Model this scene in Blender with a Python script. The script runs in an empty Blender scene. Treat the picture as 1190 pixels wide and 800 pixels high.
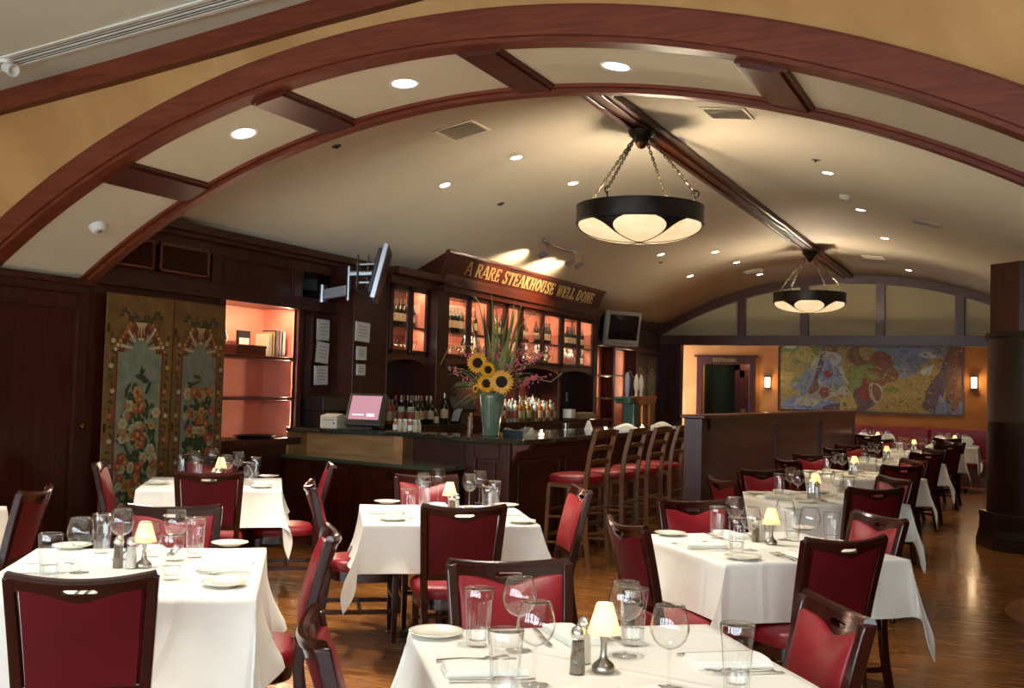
import bpy, math, random
from mathutils import Vector, Matrix
random.seed(7)
rnd = random.Random(11)
PI = math.pi
sc = bpy.context.scene
COL = sc.collection
# ---------------------------------------------------------------- camera maths (1190 x 800 frame)
F_, CX_, CY_, CH = 1228., 595., 400., 1.5
_A = Vector((1187-CX_, -(470-CY_), -F_)).normalized()
_B = Vector((-1950-CX_, -(385-CY_), -F_)).normalized()
_X = -_B; _X = (_X-_A*_X.dot(_A)).normalized(); _Z = _X.cross(_A)
RM = Matrix((_X, _A, _Z))
CAM = Vector((0, 0, CH))
def ray(px, py): return RM @ Vector((px-CX_, -(py-CY_), -F_))
def P(px, py, ax, v):
    """point of the line of sight through a pixel on the plane coordinate[ax] = v"""
    d = ray(px, py); return CAM+d*((v-CAM[ax])/d[ax])
cd = bpy.data.cameras.new('camera'); cam = bpy.data.objects.new('camera', cd); COL.objects.link(cam)
cd.sensor_width = 36; cd.lens = F_*36/1190; cd.clip_start = .05; cd.clip_end = 200
cam.matrix_world = Matrix.Translation(CAM) @ RM.to_4x4()
sc.camera = cam
vs = sc.view_settings
vs.view_transform = 'Standard'; vs.look = 'None'; vs.gamma = 1; vs.use_curve_mapping = False
vs.exposure = 1.0
try:
    sc.cycles.transparent_max_bounces = 32
except Exception: pass
# ---------------------------------------------------------------- mesh builder
class MB:
    def __init__(s): s.v = []; s.f = []; s.m = []
    def add(s, vs_, fs, m=0):
        o = len(s.v); s.v += [tuple(x) for x in vs_]
        for q in fs: s.f.append(tuple(i+o for i in q)); s.m.append(m)
        return s
    def box(s, a, b, m=0, mat=None):
        x0, y0, z0 = a; x1, y1, z1 = b
        if x0 > x1: x0, x1 = x1, x0
        if y0 > y1: y0, y1 = y1, y0
        if z0 > z1: z0, z1 = z1, z0
        v = [Vector(p) for p in ((x0,y0,z0),(x1,y0,z0),(x1,y1,z0),(x0,y1,z0),(x0,y0,z1),(x1,y0,z1),(x1,y1,z1),(x0,y1,z1))]
        if mat: v = [mat@p for p in v]
        return s.add(v, [(0,3,2,1),(4,5,6,7),(0,1,5,4),(1,2,6,5),(2,3,7,6),(3,0,4,7)], m)
    def prism(s, poly, ax, a, b, m=0, mat=None):
        """poly of 2-D points in the two other axes, extruded along axis ax from a to b"""
        n = len(poly)
        def mk(p, t):
            q = [0,0,0]; o = [i for i in range(3) if i != ax]; q[o[0]] = p[0]; q[o[1]] = p[1]; q[ax] = t
            return mat@Vector(q) if mat else Vector(q)
        v = [mk(p, a) for p in poly]+[mk(p, b) for p in poly]
        f = [tuple(range(n))[::-1], tuple(range(n, 2*n))]+[(i, (i+1) % n, n+(i+1) % n, n+i) for i in range(n)]
        return s.add(v, f, m)
    def lathe(s, prof, n=24, c=(0,0,0), m=0, mat=None, sq=None, a0=0, a1=2*PI):
        """profile [(r,z)]; sq(angle, r, z)->r factor"""
        full = abs(a1-a0-2*PI) < 1e-6; cols = n if full else n+1
        v = []
        for r, z in prof:
            for i in range(cols):
                a = a0+(a1-a0)*i/n; k = sq(a, r, z) if sq else 1
                p = Vector((c[0]+r*k*math.cos(a), c[1]+r*k*math.sin(a), c[2]+z)); v.append(mat@p if mat else p)
        f = []
        for j in range(len(prof)-1):
            for i in range(n):
                i2 = (i+1) % cols
                f.append((j*cols+i, j*cols+i2, (j+1)*cols+i2, (j+1)*cols+i))
        if full:
            if prof[0][0] > 1e-5: f.append(tuple(range(cols))[::-1])
            if prof[-1][0] > 1e-5: f.append(tuple((len(prof)-1)*cols+i for i in range(cols)))
        return s.add(v, f, m)
    def tube(s, pts, r, n=8, m=0, closed=False, flat=None):
        pts = [Vector(p) for p in pts]; N = len(pts)
        rr = r if isinstance(r, (list, tuple)) else [r]*N
        v = []; up = None
        for i, p in enumerate(pts):
            if closed: t = pts[(i+1) % N]-pts[i-1]
            else: t = pts[min(i+1, N-1)]-pts[max(i-1, 0)]
            t = t.normalized() if t.length > 1e-9 else Vector((0,0,1))
            if up is None:
                up = Vector((0,0,1)) if abs(t.z) < .9 else Vector((1,0,0))
            a = (up-t*up.dot(t)); a = a.normalized() if a.length > 1e-6 else Vector((1,0,0)); b = t.cross(a); up = a
            for k in range(n):
                an = 2*PI*k/n; ka = math.cos(an); kb = math.sin(an)
                if flat: ka *= flat
                v.append(p+(a*ka+b*kb)*rr[i])
        f = []
        for i in range(N if closed else N-1):
            j = (i+1) % N
            for k in range(n): f.append((i*n+k, i*n+(k+1) % n, j*n+(k+1) % n, j*n+k))
        if not closed: f += [tuple(range(n))[::-1], tuple((N-1)*n+k for k in range(n))]
        return s.add(v, f, m)
    def grid(s, fn, nu, nv, m=0):
        v = [fn(i/nu, j/nv) for j in range(nv+1) for i in range(nu+1)]
        f = [(j*(nu+1)+i, j*(nu+1)+i+1, (j+1)*(nu+1)+i+1, (j+1)*(nu+1)+i) for j in range(nv) for i in range(nu)]
        return s.add(v, f, m)
    def slab(s, fn, nu, nv, m=0):
        """closed slab; fn(u,v,side) side 0 front, 1 back"""
        n = (nu+1)*(nv+1)
        v = [fn(i/nu, j/nv, 0) for j in range(nv+1) for i in range(nu+1)]+[fn(i/nu, j/nv, 1) for j in range(nv+1) for i in range(nu+1)]
        f = []; I = lambda i, j: j*(nu+1)+i
        for j in range(nv):
            for i in range(nu):
                f.append((I(i,j), I(i+1,j), I(i+1,j+1), I(i,j+1))); f.append((n+I(i,j), n+I(i,j+1), n+I(i+1,j+1), n+I(i+1,j)))
        for i in range(nu):
            f.append((I(i,0), n+I(i,0), n+I(i+1,0), I(i+1,0))); f.append((I(i,nv), I(i+1,nv), n+I(i+1,nv), n+I(i,nv)))
        for j in range(nv):
            f.append((I(0,j), I(0,j+1), n+I(0,j+1), n+I(0,j))); f.append((I(nu,j), n+I(nu,j), n+I(nu,j+1), I(nu,j+1)))
        return s.add(v, f, m)
    def ball(s, c, r, n=10, m=0, sz=1, mat=None):
        k = max(4, n//2)
        return s.lathe([(max(1e-6, r*math.sin(PI*i/k)), -r*sz*math.cos(PI*i/k)) for i in range(k+1)], n, c, m, mat)
    def build(s, name, mats, parent=None, smooth=False, bevel=0, seg=2, sub=0):
        me = bpy.data.meshes.new(name); me.from_pydata(s.v, [], s.f)
        if not isinstance(mats, (list, tuple)): mats = [mats]
        for x in mats: me.materials.append(x)
        me.polygons.foreach_set('material_index', s.m)
        import bmesh
        b = bmesh.new(); b.from_mesh(me); bmesh.ops.recalc_face_normals(b, faces=b.faces); b.to_mesh(me); b.free()
        if smooth:
            me.polygons.foreach_set('use_smooth', [True]*len(me.polygons))
            if smooth != 'all':
                b = bmesh.new(); b.from_mesh(me)
                for e in b.edges:
                    if len(e.link_faces) == 2 and e.calc_face_angle(0) > math.radians(38): e.smooth = False
                b.to_mesh(me); b.free()
        me.update()
        o = bpy.data.objects.new(name, me); COL.objects.link(o)
        if parent: o.parent = parent
        if bevel:
            md = o.modifiers.new('bevel', 'BEVEL'); md.width = bevel; md.segments = seg; md.limit_method = 'ANGLE'; md.angle_limit = math.radians(40)
        if sub:
            md = o.modifiers.new('sub', 'SUBSURF'); md.levels = sub; md.render_levels = sub
        return o
def tag(o, label=None, cat=None, group=None, kind=None):
    if label: o['label'] = label
    if cat: o['category'] = cat
    if group: o['group'] = group
    if kind: o['kind'] = kind
    return o
def thing(name, label, cat, loc=(0,0,0), rz=0, group=None):
    o = bpy.data.objects.new(name, None); COL.objects.link(o); o.empty_display_size = .05
    o.location = loc; o.rotation_euler = (0,0,rz)
    return tag(o, label, cat, group)
KIDS = {}
def copy_tree(o, loc=None, rz=None, label=None, group=None, parent=None):
    c = o.copy(); COL.objects.link(c)
    if parent: c.parent = parent
    if loc is not None: c.location = loc
    if rz is not None: c.rotation_euler = (0,0,rz)
    if label: c['label'] = label
    if group: c['group'] = group
    if o.name not in KIDS: KIDS[o.name] = [k for k in bpy.data.objects if k.parent == o]
    for ch in KIDS[o.name]: copy_tree(ch, parent=c)
    return c
class Proto:
    """first use moves the prototype itself, later uses copy it with its parts"""
    def __init__(s, root): s.root = root; s.used = False
    def put(s, loc, rz=0, label=None, group=None, scale=None):
        if not s.used: s.used = True; o = s.root; o.location = loc; o.rotation_euler = (0,0,rz); tag(o, label, None, group)
        else: o = copy_tree(s.root, loc, rz, label, group)
        if scale: o.scale = (scale,)*3 if not isinstance(scale, tuple) else scale
        return o
def struct(name, mb, mats, **k):
    o = mb.build(name, mats, **k); o['kind'] = 'structure'; return o
# ---------------------------------------------------------------- materials
def lin(h):
    h = h.lstrip('#'); c = [int(h[i:i+2], 16)/255 for i in (0, 2, 4)]
    return tuple((x/12.92 if x <= .04045 else ((x+.055)/1.055)**2.4) for x in c)
def mat(name, col, rough=.5, metal=0, var=None, vscale=5, stretch=(1,1,1), bump=0, bscale=40, emit=None, estr=0, spec=.5, coat=0, sheen=0, detail=4, dist=0):
    m = bpy.data.materials.new(name); m.use_nodes = True; nt = m.node_tree; N = nt.nodes; L = nt.links
    b = N['Principled BSDF']
    if isinstance(col, str): col = lin(col)
    b.inputs['Base Color'].default_value = (*col, 1); b.inputs['Roughness'].default_value = rough; b.inputs['Metallic'].default_value = metal
    b.inputs['Specular IOR Level'].default_value = spec; b.inputs['Coat Weight'].default_value = coat; b.inputs['Coat Roughness'].default_value = .12
    b.inputs['Sheen Weight'].default_value = sheen
    if emit: b.inputs['Emission Color'].default_value = (*(lin(emit) if isinstance(emit, str) else emit), 1); b.inputs['Emission Strength'].default_value = estr
    if var or bump:
        tc = N.new('ShaderNodeTexCoord'); mp = N.new('ShaderNodeMapping'); mp.inputs['Scale'].default_value = stretch; L.new(tc.outputs['Object'], mp.inputs['Vector'])
    if var:
        if isinstance(var, str): var = lin(var)
        no = N.new('ShaderNodeTexNoise'); no.inputs['Scale'].default_value = vscale; no.inputs['Detail'].default_value = detail; no.inputs['Distortion'].default_value = dist
        L.new(mp.outputs[0], no.inputs['Vector'])
        r = N.new('ShaderNodeValToRGB'); r.color_ramp.elements[0].position = .35; r.color_ramp.elements[1].position = .65
        r.color_ramp.elements[0].color = (*col, 1); r.color_ramp.elements[1].color = (*var, 1)
        L.new(no.outputs['Fac'], r.inputs['Fac']); L.new(r.outputs['Color'], b.inputs['Base Color'])
    if bump:
        n2 = N.new('ShaderNodeTexNoise'); n2.inputs['Scale'].default_value = bscale; n2.inputs['Detail'].default_value = 3; L.new(mp.outputs[0], n2.inputs['Vector'])
        bp = N.new('ShaderNodeBump'); bp.inputs['Strength'].default_value = bump; bp.inputs['Distance'].default_value = .01
        L.new(n2.outputs['Fac'], bp.inputs['Height']); L.new(bp.outputs[0], b.inputs['Normal'])
    return m
def emis(name, col, s):
    m = bpy.data.materials.new(name); m.use_nodes = True; nt = m.node_tree; nt.nodes.clear()
    e = nt.nodes.new('ShaderNodeEmission'); e.inputs[0].default_value = (*(lin(col) if isinstance(col, str) else col), 1); e.inputs[1].default_value = s
    o = nt.nodes.new('ShaderNodeOutputMaterial'); nt.links.new(e.outputs[0], o.inputs[0]); return m
def thinglass(name, tint=(.985,.99,.985), edge=(.3,.33,.31), rough=.0, refl=.9):
    """thin clear glass: straight-through light, Fresnel reflection, darker towards the rim"""
    m = bpy.data.materials.new(name); m.use_nodes = True; nt = m.node_tree; nt.nodes.clear(); N = nt.nodes; L = nt.links
    lw = N.new('ShaderNodeLayerWeight'); lw.inputs['Blend'].default_value = .5
    r = N.new('ShaderNodeValToRGB'); r.color_ramp.elements[0].position = .5; r.color_ramp.elements[1].position = 1
    r.color_ramp.elements[0].color = (*tint, 1); r.color_ramp.elements[1].color = (*edge, 1)
    L.new(lw.outputs['Facing'], r.inputs[0])
    t = N.new('ShaderNodeBsdfTransparent'); L.new(r.outputs[0], t.inputs[0])
    g = N.new('ShaderNodeBsdfGlossy'); g.inputs['Roughness'].default_value = rough; g.inputs['Color'].default_value = (refl, refl, refl, 1)
    p = N.new('ShaderNodeMath'); p.operation = 'POWER'; p.inputs[1].default_value = 3.2; L.new(lw.outputs['Facing'], p.inputs[0])
    q = N.new('ShaderNodeMath'); q.operation = 'MULTIPLY_ADD'; q.inputs[1].default_value = .85; q.inputs[2].default_value = .085; L.new(p.outputs[0], q.inputs[0])
    mx = N.new('ShaderNodeMixShader'); L.new(q.outputs[0], mx.inputs[0]); L.new(t.outputs[0], mx.inputs[1]); L.new(g.outputs[0], mx.inputs[2])
    o = N.new('ShaderNodeOutputMaterial'); L.new(mx.outputs[0], o.inputs[0]); return m
def woodmat(name, c1, c2, rough=.28, axis=2, scale=1.0, coat=.3):
    st = [9*scale]*3; st[axis] = .7*scale
    return mat(name, c1, rough, var=c2, vscale=2.5, stretch=tuple(st), bump=.04, bscale=8, coat=coat, dist=1.2, detail=6)
M = {}
M['woodz'] = woodmat('cherry_wood_vertical', '#300f08', '#44190e', .36, 2, coat=.08)
M['woody'] = woodmat('cherry_wood_lengthwise', '#3f160d', '#562113', .36, 1, coat=.08)
M['woodx'] = woodmat('cherry_wood_crosswise', '#552015', '#6b2e1c', .34, 0, coat=.2)
M['woodarch'] = woodmat('arch_wood', '#5c2817', '#6f341e', .48, 0, 1.2, coat=0)
M['woodgrey'] = woodmat('far_arch_wood', '#4a2c28', '#553530', .35, 0)
M['chairwood'] = woodmat('chair_mahogany', '#210705', '#320d09', .2, 2, 2, coat=.3)
M['stoolwood'] = woodmat('stool_oak', '#5a381a', '#714a26', .35, 2, 2)
def spec(m, v): m.node_tree.nodes['Principled BSDF'].inputs['Specular IOR Level'].default_value = v
M['red'] = mat('red_vinyl', '#841722', .38, var='#78131d', vscale=3, bump=.06, bscale=160)
M['darkred'] = mat('dark_red_vinyl', '#5c0a14', .5, var='#500811', vscale=3, bump=.05, bscale=160)
M['piping'] = mat('red_piping', '#7b1a26', .35)
M['tan'] = mat('ochre_plaster', '#bc8f56', .75, var='#a87a44', vscale=1.6, bump=.05, bscale=12, detail=8, dist=.6)
M['orange'] = mat('orange_plaster', '#b0702f', .7, var='#9a5c22', vscale=1.8, detail=8, dist=.6)
M['cream'] = mat('cream_plaster', '#cfcbb2', .8, bump=.02, bscale=30)
M['creamvault'] = mat('warm_cream_plaster', '#c9bfa8', .8, bump=.02, bscale=30)
M['white'] = mat('white_paint', '#d8d8cf', .5)
M['frontceil'] = mat('pale_ceiling_paint', '#ccd0c0', .8, bump=.02, bscale=30)
M['granite'] = mat('dark_granite', '#10130f', .08, var='#333a30', vscale=90, spec=.6, detail=2)
M['black'] = mat('black_plastic', '#0d0d0e', .35)
M['darkgrey'] = mat('dark_grey_plastic', '#2a2a2c', .35)
M['grey'] = mat('grey_plastic', '#8c8c8a', .4)
M['silver'] = mat('brushed_aluminium', '#a9adb5', .3, 1)
M['chrome'] = mat('polished_steel', '#dedcd4', .24, 1)
M['pewter'] = mat('pewter', '#a8a298', .3, 1, bump=.05, bscale=60)
M['bronze'] = mat('dark_bronze', '#2a2724', .38, .75, var='#3a3633', vscale=6)
M['chainmetal'] = mat('aged_chain_metal', '#6e6048', .4, .7)
M['brass'] = mat('brass', '#a4834a', .25, 1)
M['gold'] = mat('gold_leaf', '#ecd08a', .35, .55)
M['cloth'] = mat('white_tablecloth_linen', '#e9e6dd', .85, bump=.12, bscale=5, sheen=.1)
M['napkin'] = mat('white_napkin_linen', '#ecebe4', .9, bump=.2, bscale=18)
M['china'] = mat('cream_china', '#e4dfd0', .18, coat=.4)
M['glass'] = thinglass('clear_glass')
M['tglass'] = thinglass('thick_tumbler_glass', (.975,.98,.975), (.4,.44,.42), .01, 1.0)
M['footglass'] = thinglass('glass_foot', (.97,.975,.97), (.78,.8,.79), 0, .9)
M['columnwood'] = woodmat('column_dark_wood', '#180b07', '#24110a', .35, 2, coat=.15)
M['pane'] = thinglass('cabinet_pane', (.93,.93,.92), (.7,.7,.7))
M['green_glass'] = mat('dark_bottle_glass', '#0e1a0c', .08, spec=.7)
M['brown_glass'] = mat('brown_bottle_glass', '#2a1206', .08, spec=.7)
M['amber_glass'] = mat('amber_spirit', '#8a4510', .08, spec=.7)
M['clear_bottle'] = mat('clear_bottle_glass', '#9aa39a', .06, spec=.8)
M['olive_glass'] = mat('olive_bottle_glass', '#5a5a20', .1, spec=.7)
M['label'] = mat('cream_paper_label', '#b8aa88', .7)
M['paper'] = mat('white_paper', '#d6dcdc', .6)
M['pink'] = mat('salmon_paint', '#e0907a', .7, var='#d6846c', vscale=3)
M['foil'] = mat('bottle_foil', '#8a7f70', .3, .8)

for k_, v_ in (('darkred',.25),('red',.4),('woodz',.35),('woody',.35),('woodarch',.25),('chairwood',.4),('woodgrey',.35)): spec(M[k_], v_)
XL = -6.4; XC = -2.88; ZC = -2.85; XR = .64
YF, YB, YL, YW = 4.9, 5.77, 20.0, 21.2       # arch face, arch back, lunette, far wall
VR, VZ = 7.0, -3.22
def arcp(R, deg, zc=ZC): t = math.radians(deg); return XC+R*math.sin(t), zc+R*math.cos(t)
def vz(x): return VZ+math.sqrt(VR*VR-(x-XC)**2)
TL = math.degrees(math.asin((XC-XL)/6.2))
def arcband(mb, R1, R2, y0, y1, t0, t1, n=48, m=0, zc=ZC):
    def fn(u, v, s):
        x, z = arcp(R1+(R2-R1)*v, t0+(t1-t0)*u, zc); return Vector((x, y1 if s else y0, z))
    return mb.slab(fn, n, 1, m)
# floor : narrow oak boards running across the room
def floor_mat():
    m = mat('oak_strip_floor', (.2,.09,.03), .2, coat=.25); nt = m.node_tree; N = nt.nodes; L = nt.links; b = N['Principled BSDF']
    tc = N.new('ShaderNodeTexCoord'); br = N.new('ShaderNodeTexBrick'); mp = N.new('ShaderNodeMapping')
    mp.inputs['Rotation'].default_value = (0,0,math.radians(-10))
    L.new(tc.outputs['Object'], mp.inputs[0]); L.new(mp.outputs[0], br.inputs['Vector'])
    br.inputs['Color1'].default_value = (*lin('#a06a34'),1); br.inputs['Color2'].default_value = (*lin('#7d4c22'),1); br.inputs['Mortar'].default_value = (*lin('#2c170a'),1)
    br.inputs['Scale'].default_value = 1; br.inputs['Mortar Size'].default_value = .0018; br.inputs['Brick Width'].default_value = 1.1; br.inputs['Row Height'].default_value = .062; br.inputs['Bias'].default_value = -.1
    m2 = N.new('ShaderNodeMapping'); m2.inputs['Scale'].default_value = (1.2, 30, 1); m2.inputs['Rotation'].default_value = (0,0,math.radians(-10)); no = N.new('ShaderNodeTexNoise'); no.inputs['Scale'].default_value = 2.5; no.inputs['Detail'].default_value = 5
    L.new(tc.outputs['Object'], m2.inputs[0]); L.new(m2.outputs[0], no.inputs['Vector'])
    mx = N.new('ShaderNodeMix'); mx.data_type = 'RGBA'; mx.blend_type = 'MULTIPLY'; mx.inputs['Factor'].default_value = .8
    r = N.new('ShaderNodeValToRGB'); r.color_ramp.elements[0].position = .3; r.color_ramp.elements[0].color = (.45,.4,.36,1); r.color_ramp.elements[1].position = .7; r.color_ramp.elements[1].color = (1.1,1.1,1.1,1)
    L.new(no.outputs['Fac'], r.inputs[0]); L.new(br.outputs['Color'], mx.inputs['A']); L.new(r.outputs[0], mx.inputs['B']); L.new(mx.outputs['Result'], b.inputs['Base Color'])
    rr = N.new('ShaderNodeMapRange'); rr.inputs['To Min'].default_value = .16; rr.inputs['To Max'].default_value = .34; L.new(no.outputs['Fac'], rr.inputs[0]); L.new(rr.outputs[0], b.inputs['Roughness'])
    bp = N.new('ShaderNodeBump'); bp.inputs['Strength'].default_value = .25; bp.inputs['Distance'].default_value = .002; L.new(br.outputs['Fac'], bp.inputs['Height']); bp.invert = True; L.new(bp.outputs[0], b.inputs['Normal'])
    return m
struct('floor', MB().box((-9,-4.2,-.1), (5,YW+.2,0)), floor_mat())
# ------------------------------------------------ front (arch) wall
WT = 5.02
def band_z(x):
    pts = [(-9,3.22),(-6.4,3.48),(-5.29,3.585),(-4.34,3.69),(-3.78,3.755),(-2.5,3.87),(-1,3.97),(.5,4.02),(2.5,4.02),(5,3.95)]
    for (a, b), (c, d) in zip(pts, pts[1:]):
        if x <= c: return b+(d-b)*(x-a)/(c-a)
    return pts[-1][1]
mb = MB()
N_ = 64
def wf(u, v, s):
    t = -TL+2*TL*u; x, z = arcp(6.26, t)
    top = band_z(x)
    return Vector((x, WT if not s else YB-.04, z+(top-z)*v))
mb.slab(wf, N_, 2)
xa, za = arcp(6.26, -TL); xb, zb = arcp(6.26, TL)
mb.prism([(-9,0),(xa,0),(xa,band_z(xa)),(-9,band_z(-9))], 1, WT, YB-.04)
mb.prism([(xb,0),(5,0),(5,band_z(5)),(2.5,band_z(2.5)),(xb,band_z(xb))], 1, WT, YB-.04)
struct('wall_arch', mb, M['tan'])
# back side of the arch wall closing the vault
mb = MB()
mb.slab(lambda u, v, s: Vector((arcp(6.22, -TL+2*TL*u)[0], YB-.04 if not s else YB, arcp(6.22, -TL+2*TL*u)[1]*(1-v)+v*4.1)), N_, 1)
struct('wall_arch_back', mb, M['creamvault'])
# soffit: cream panel skin, wood trims
mb = MB(); arcband(mb, 6.2, 6.27, 5.0, 5.78, -TL, TL, 72)
struct('ceiling_arch', mb, M['cream'])
mb = MB()
arcband(mb, 6.22, 6.372, 4.88, WT, -TL-.3, TL+.3, 72); arcband(mb, 6.195, 6.225, 4.905, 5.03, -TL, TL, 72); arcband(mb, 6.365, 6.385, 4.895, WT, -TL-.3, TL+.3, 72)
struct('trim_1', mb, M['woodarch'], smooth=True, bevel=.004)
mb = MB(); arcband(mb, 6.155, 6.26, 5.76, 5.84, -TL, TL, 72); arcband(mb, 6.18, 6.24, 5.72, 5.765, -TL, TL, 72)
struct('trim_2', mb, M['woodarch'], smooth=True, bevel=.004)
for k, t in enumerate((-23.0, -11.2, 2.0, 16.4, 30.0)):
    mb = MB(); arcband(mb, 6.165, 6.205, 5.0, 5.76, t-.95, t+.95, 3); arcband(mb, 6.18, 6.205, 5.0, 5.76, t-1.25, t-.9, 2); arcband(mb, 6.18, 6.205, 5.0, 5.76, t+.9, t+1.25, 2)
    struct('trim_%d' % (3+k), mb, M['woody'], bevel=.003)
# upper curved trim where the wall meets the front ceiling
xs = [-9+i*.5 for i in range(29)]
mb = MB()
mb.slab(lambda u, v, s: Vector((-9+14*u, 4.96 if not s else WT, band_z(-9+14*u)-.145*(1-v))), 56, 1)
mb.slab(lambda u, v, s: Vector((-9+14*u, 4.945 if not s else WT, band_z(-9+14*u)-.15+.018*v)), 56, 1)
struct('trim_8', mb, M['woodarch'])
mb = MB(); mb.slab(lambda u, v, s: Vector((-9+14*u, -4.2+v*(YB-.04+4.2), band_z(-9+14*u)+(.08 if s else 0))), 56, 1)
struct('ceiling_front', mb, M['frontceil'])
# jamb panelling (both sides of the opening)
def jamb(x, sgn, name):
    mb = MB(); zt = 2.27
    X0, X1 = x, x+.05*sgn
    def b(y0, y1, z0, z1, t): mb.box((x-.02*sgn, y0, z0), (x+t*sgn, y1, z1))
    b(4.9, 5.8, 0, 2.2, .012)
    b(4.9, 5.8, 2.13, 2.235, .035)           # cap
    b(4.88, 5.84, 2.2, 2.25, .06)
    for y0, y1 in ((4.88,4.99),(5.70,5.8)): b(y0, y1, 0, 2.14, .035)
    b(4.99, 5.70, 2.03, 2.14, .035); b(4.99, 5.70, 0, .22, .035)
    for y0, y1, z0, z1 in ((4.99,5.0,.22,2.03),(5.69,5.70,.22,2.03),(4.99,5.7,2.02,2.03),(4.99,5.7,.22,.23)): b(y0, y1, z0, z1, .045)
    o = struct(name, mb, M['woodz'], bevel=.002)
    return o
jamb(XL, 1, 'wall_jamb_left'); jamb(XR, -1, 'wall_jamb_right')
kb = MB(); kb.lathe([(.0,0),(.012,0),(.012,.02),(.02,.03),(.016,.045),(0,.048)], 12, (0,0,0), 0, Matrix.Translation((XL+.033, 5.75, 1.15)) @ Matrix.Rotation(PI/2, 4, 'Y'))
tag(kb.build('door_knob', M['brass'], smooth=True), 'small brass knob on the dark wood panel left of the floral screen', 'knob')
# ------------------------------------------------ vault
def curve_surf(y0, y1, x0, x1, n=60):
    mb = MB(); mb.slab(lambda u, v, s: Vector((x0+(x1-x0)*u, y0+(y1-y0)*v, vz(x0+(x1-x0)*u)+(.06 if s else 0))), n, 1); return mb
struct('ceiling_vault', curve_surf(YB-.02, YL+.1, XL-.1, XR+.1), M['creamvault'], smooth='all')
mb = MB(); mb.box((XC-.115, YB, 3.715), (XC+.115, YL, 3.8)); mb.box((XC-.075, YB, 3.695), (XC-.035, YL, 3.72)); mb.box((XC+.035, YB, 3.695), (XC+.075, YL, 3.72))
struct('trim_9', mb, M['woody'], bevel=.005)
# right hand side beyond the columns: header, flat ceiling, wall
mb = MB(); mb.box((XR, YB, 2.75), (XR+.12, YL, 3.0)); struct('trim_10', mb, M['woody'])
mb = MB(); mb.box((XR, YB-.04, 2.85), (5, YW+.2, 2.95)); struct('ceiling_aisle', mb, M['cream'])
mb = MB(); mb.box((4.9, -4.2, 0), (5.05, YW+.2, 4.2)); struct('wall_right', mb, M['tan'])
mb = MB(); mb.box((-9.1, -4.2, 0), (-8.95, 5.1, 4.2)); struct('wall_left_front', mb, M['tan'])
# ------------------------------------------------ lunette
mb = MB(); mb.slab(lambda u, v, s: Vector((XL+(XR-XL)*u, YL+.06+(.06 if s else 0), 2.6+(vz(XL+(XR-XL)*u)-2.55)*v)), 48, 1)
struct('wall_lunette', mb, mat('tan_lunette_plaster', '#b3a684', .8))
mb = MB()
def la(u, v, s): 
    x = XL+(XR-XL)*u; return Vector((x, YL-.05 if not s else YL+.1, vz(x)-.16+.16*v))
mb.slab(la, 48, 1); struct('trim_11', mb, M['woodgrey'], smooth=True)
mb = MB(); mb.box((XL, YL-.06, 2.49), (XR, YL+.12, 2.66)); mb.box((XL, YL-.08, 2.475), (XR, YL+.14, 2.5)); struct('trim_12', mb, M['woodgrey'], bevel=.004)
for k, x in enumerate((-4.81, -3.64, -2.30, -.98)):
    mb = MB(); mb.box((x-.075, YL-.04, 2.64), (x+.075, YL+.08, vz(x)-.1)); struct('trim_%d' % (13+k), mb, M['woodgrey'], bevel=.004)
mb = MB(); mb.box((XL-.4, YL+.1, 2.64), (5, YW+.2, 2.75)); struct('ceiling_far', mb, M['cream'])
# far wall with door opening to the restrooms
D0, D1, DT = -5.88, -4.92, 2.15
mb = MB(); mb.box((XL-.6, YW, 0), (D0, YW+.15, 2.7)); mb.box((D1, YW, 0), (5, YW+.15, 2.7)); mb.box((D0, YW, DT), (D1, YW+.15, 2.7))
struct('wall_far', mb, M['orange'])
mb = MB(); mb.box((XL-.1, YL-.02, 0), (-6.0, YL+.12, 2.5)); mb.box((-6.08, YL-.05, 0), (-5.98, YL+.14, 2.5)); struct('wall_far_panel', mb, M['woodz'], bevel=.004)
# restroom lobby behind the opening
mb = MB(); mb.box((D0-.3, YW+.15, 0), (D0-.2, YW+1.6, 2.5)); mb.box((D1+.2, YW+.15, 0), (D1+.3, YW+1.6, 2.5)); mb.box((D0-.3, YW+1.5, 0), (D1+.3, YW+1.6, 2.5)); mb.box((D0-.3, YW+.15, 2.4), (D1+.3, YW+1.6, 2.5)); mb.box((D0-.3, YW+.15, -.1), (D1+.3, YW+1.6, .0))
struct('wall_lobby', mb, mat('dark_green_paint', '#14240f', .6))
fr = MB(); fr.box((D0-.12, YW-.04, 0), (D0, YW, 2.16)); fr.box((D1, YW-.04, 0), (D1+.12, YW, 2.16)); fr.box((D0-.12, YW-.05, DT), (D1+.12, YW, 2.31)); fr.box((D0-.17, YW-.07, 2.29), (D1+.17, YW, 2.335))
struct('trim_17', fr, M['woodz'], bevel=.004)
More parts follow.
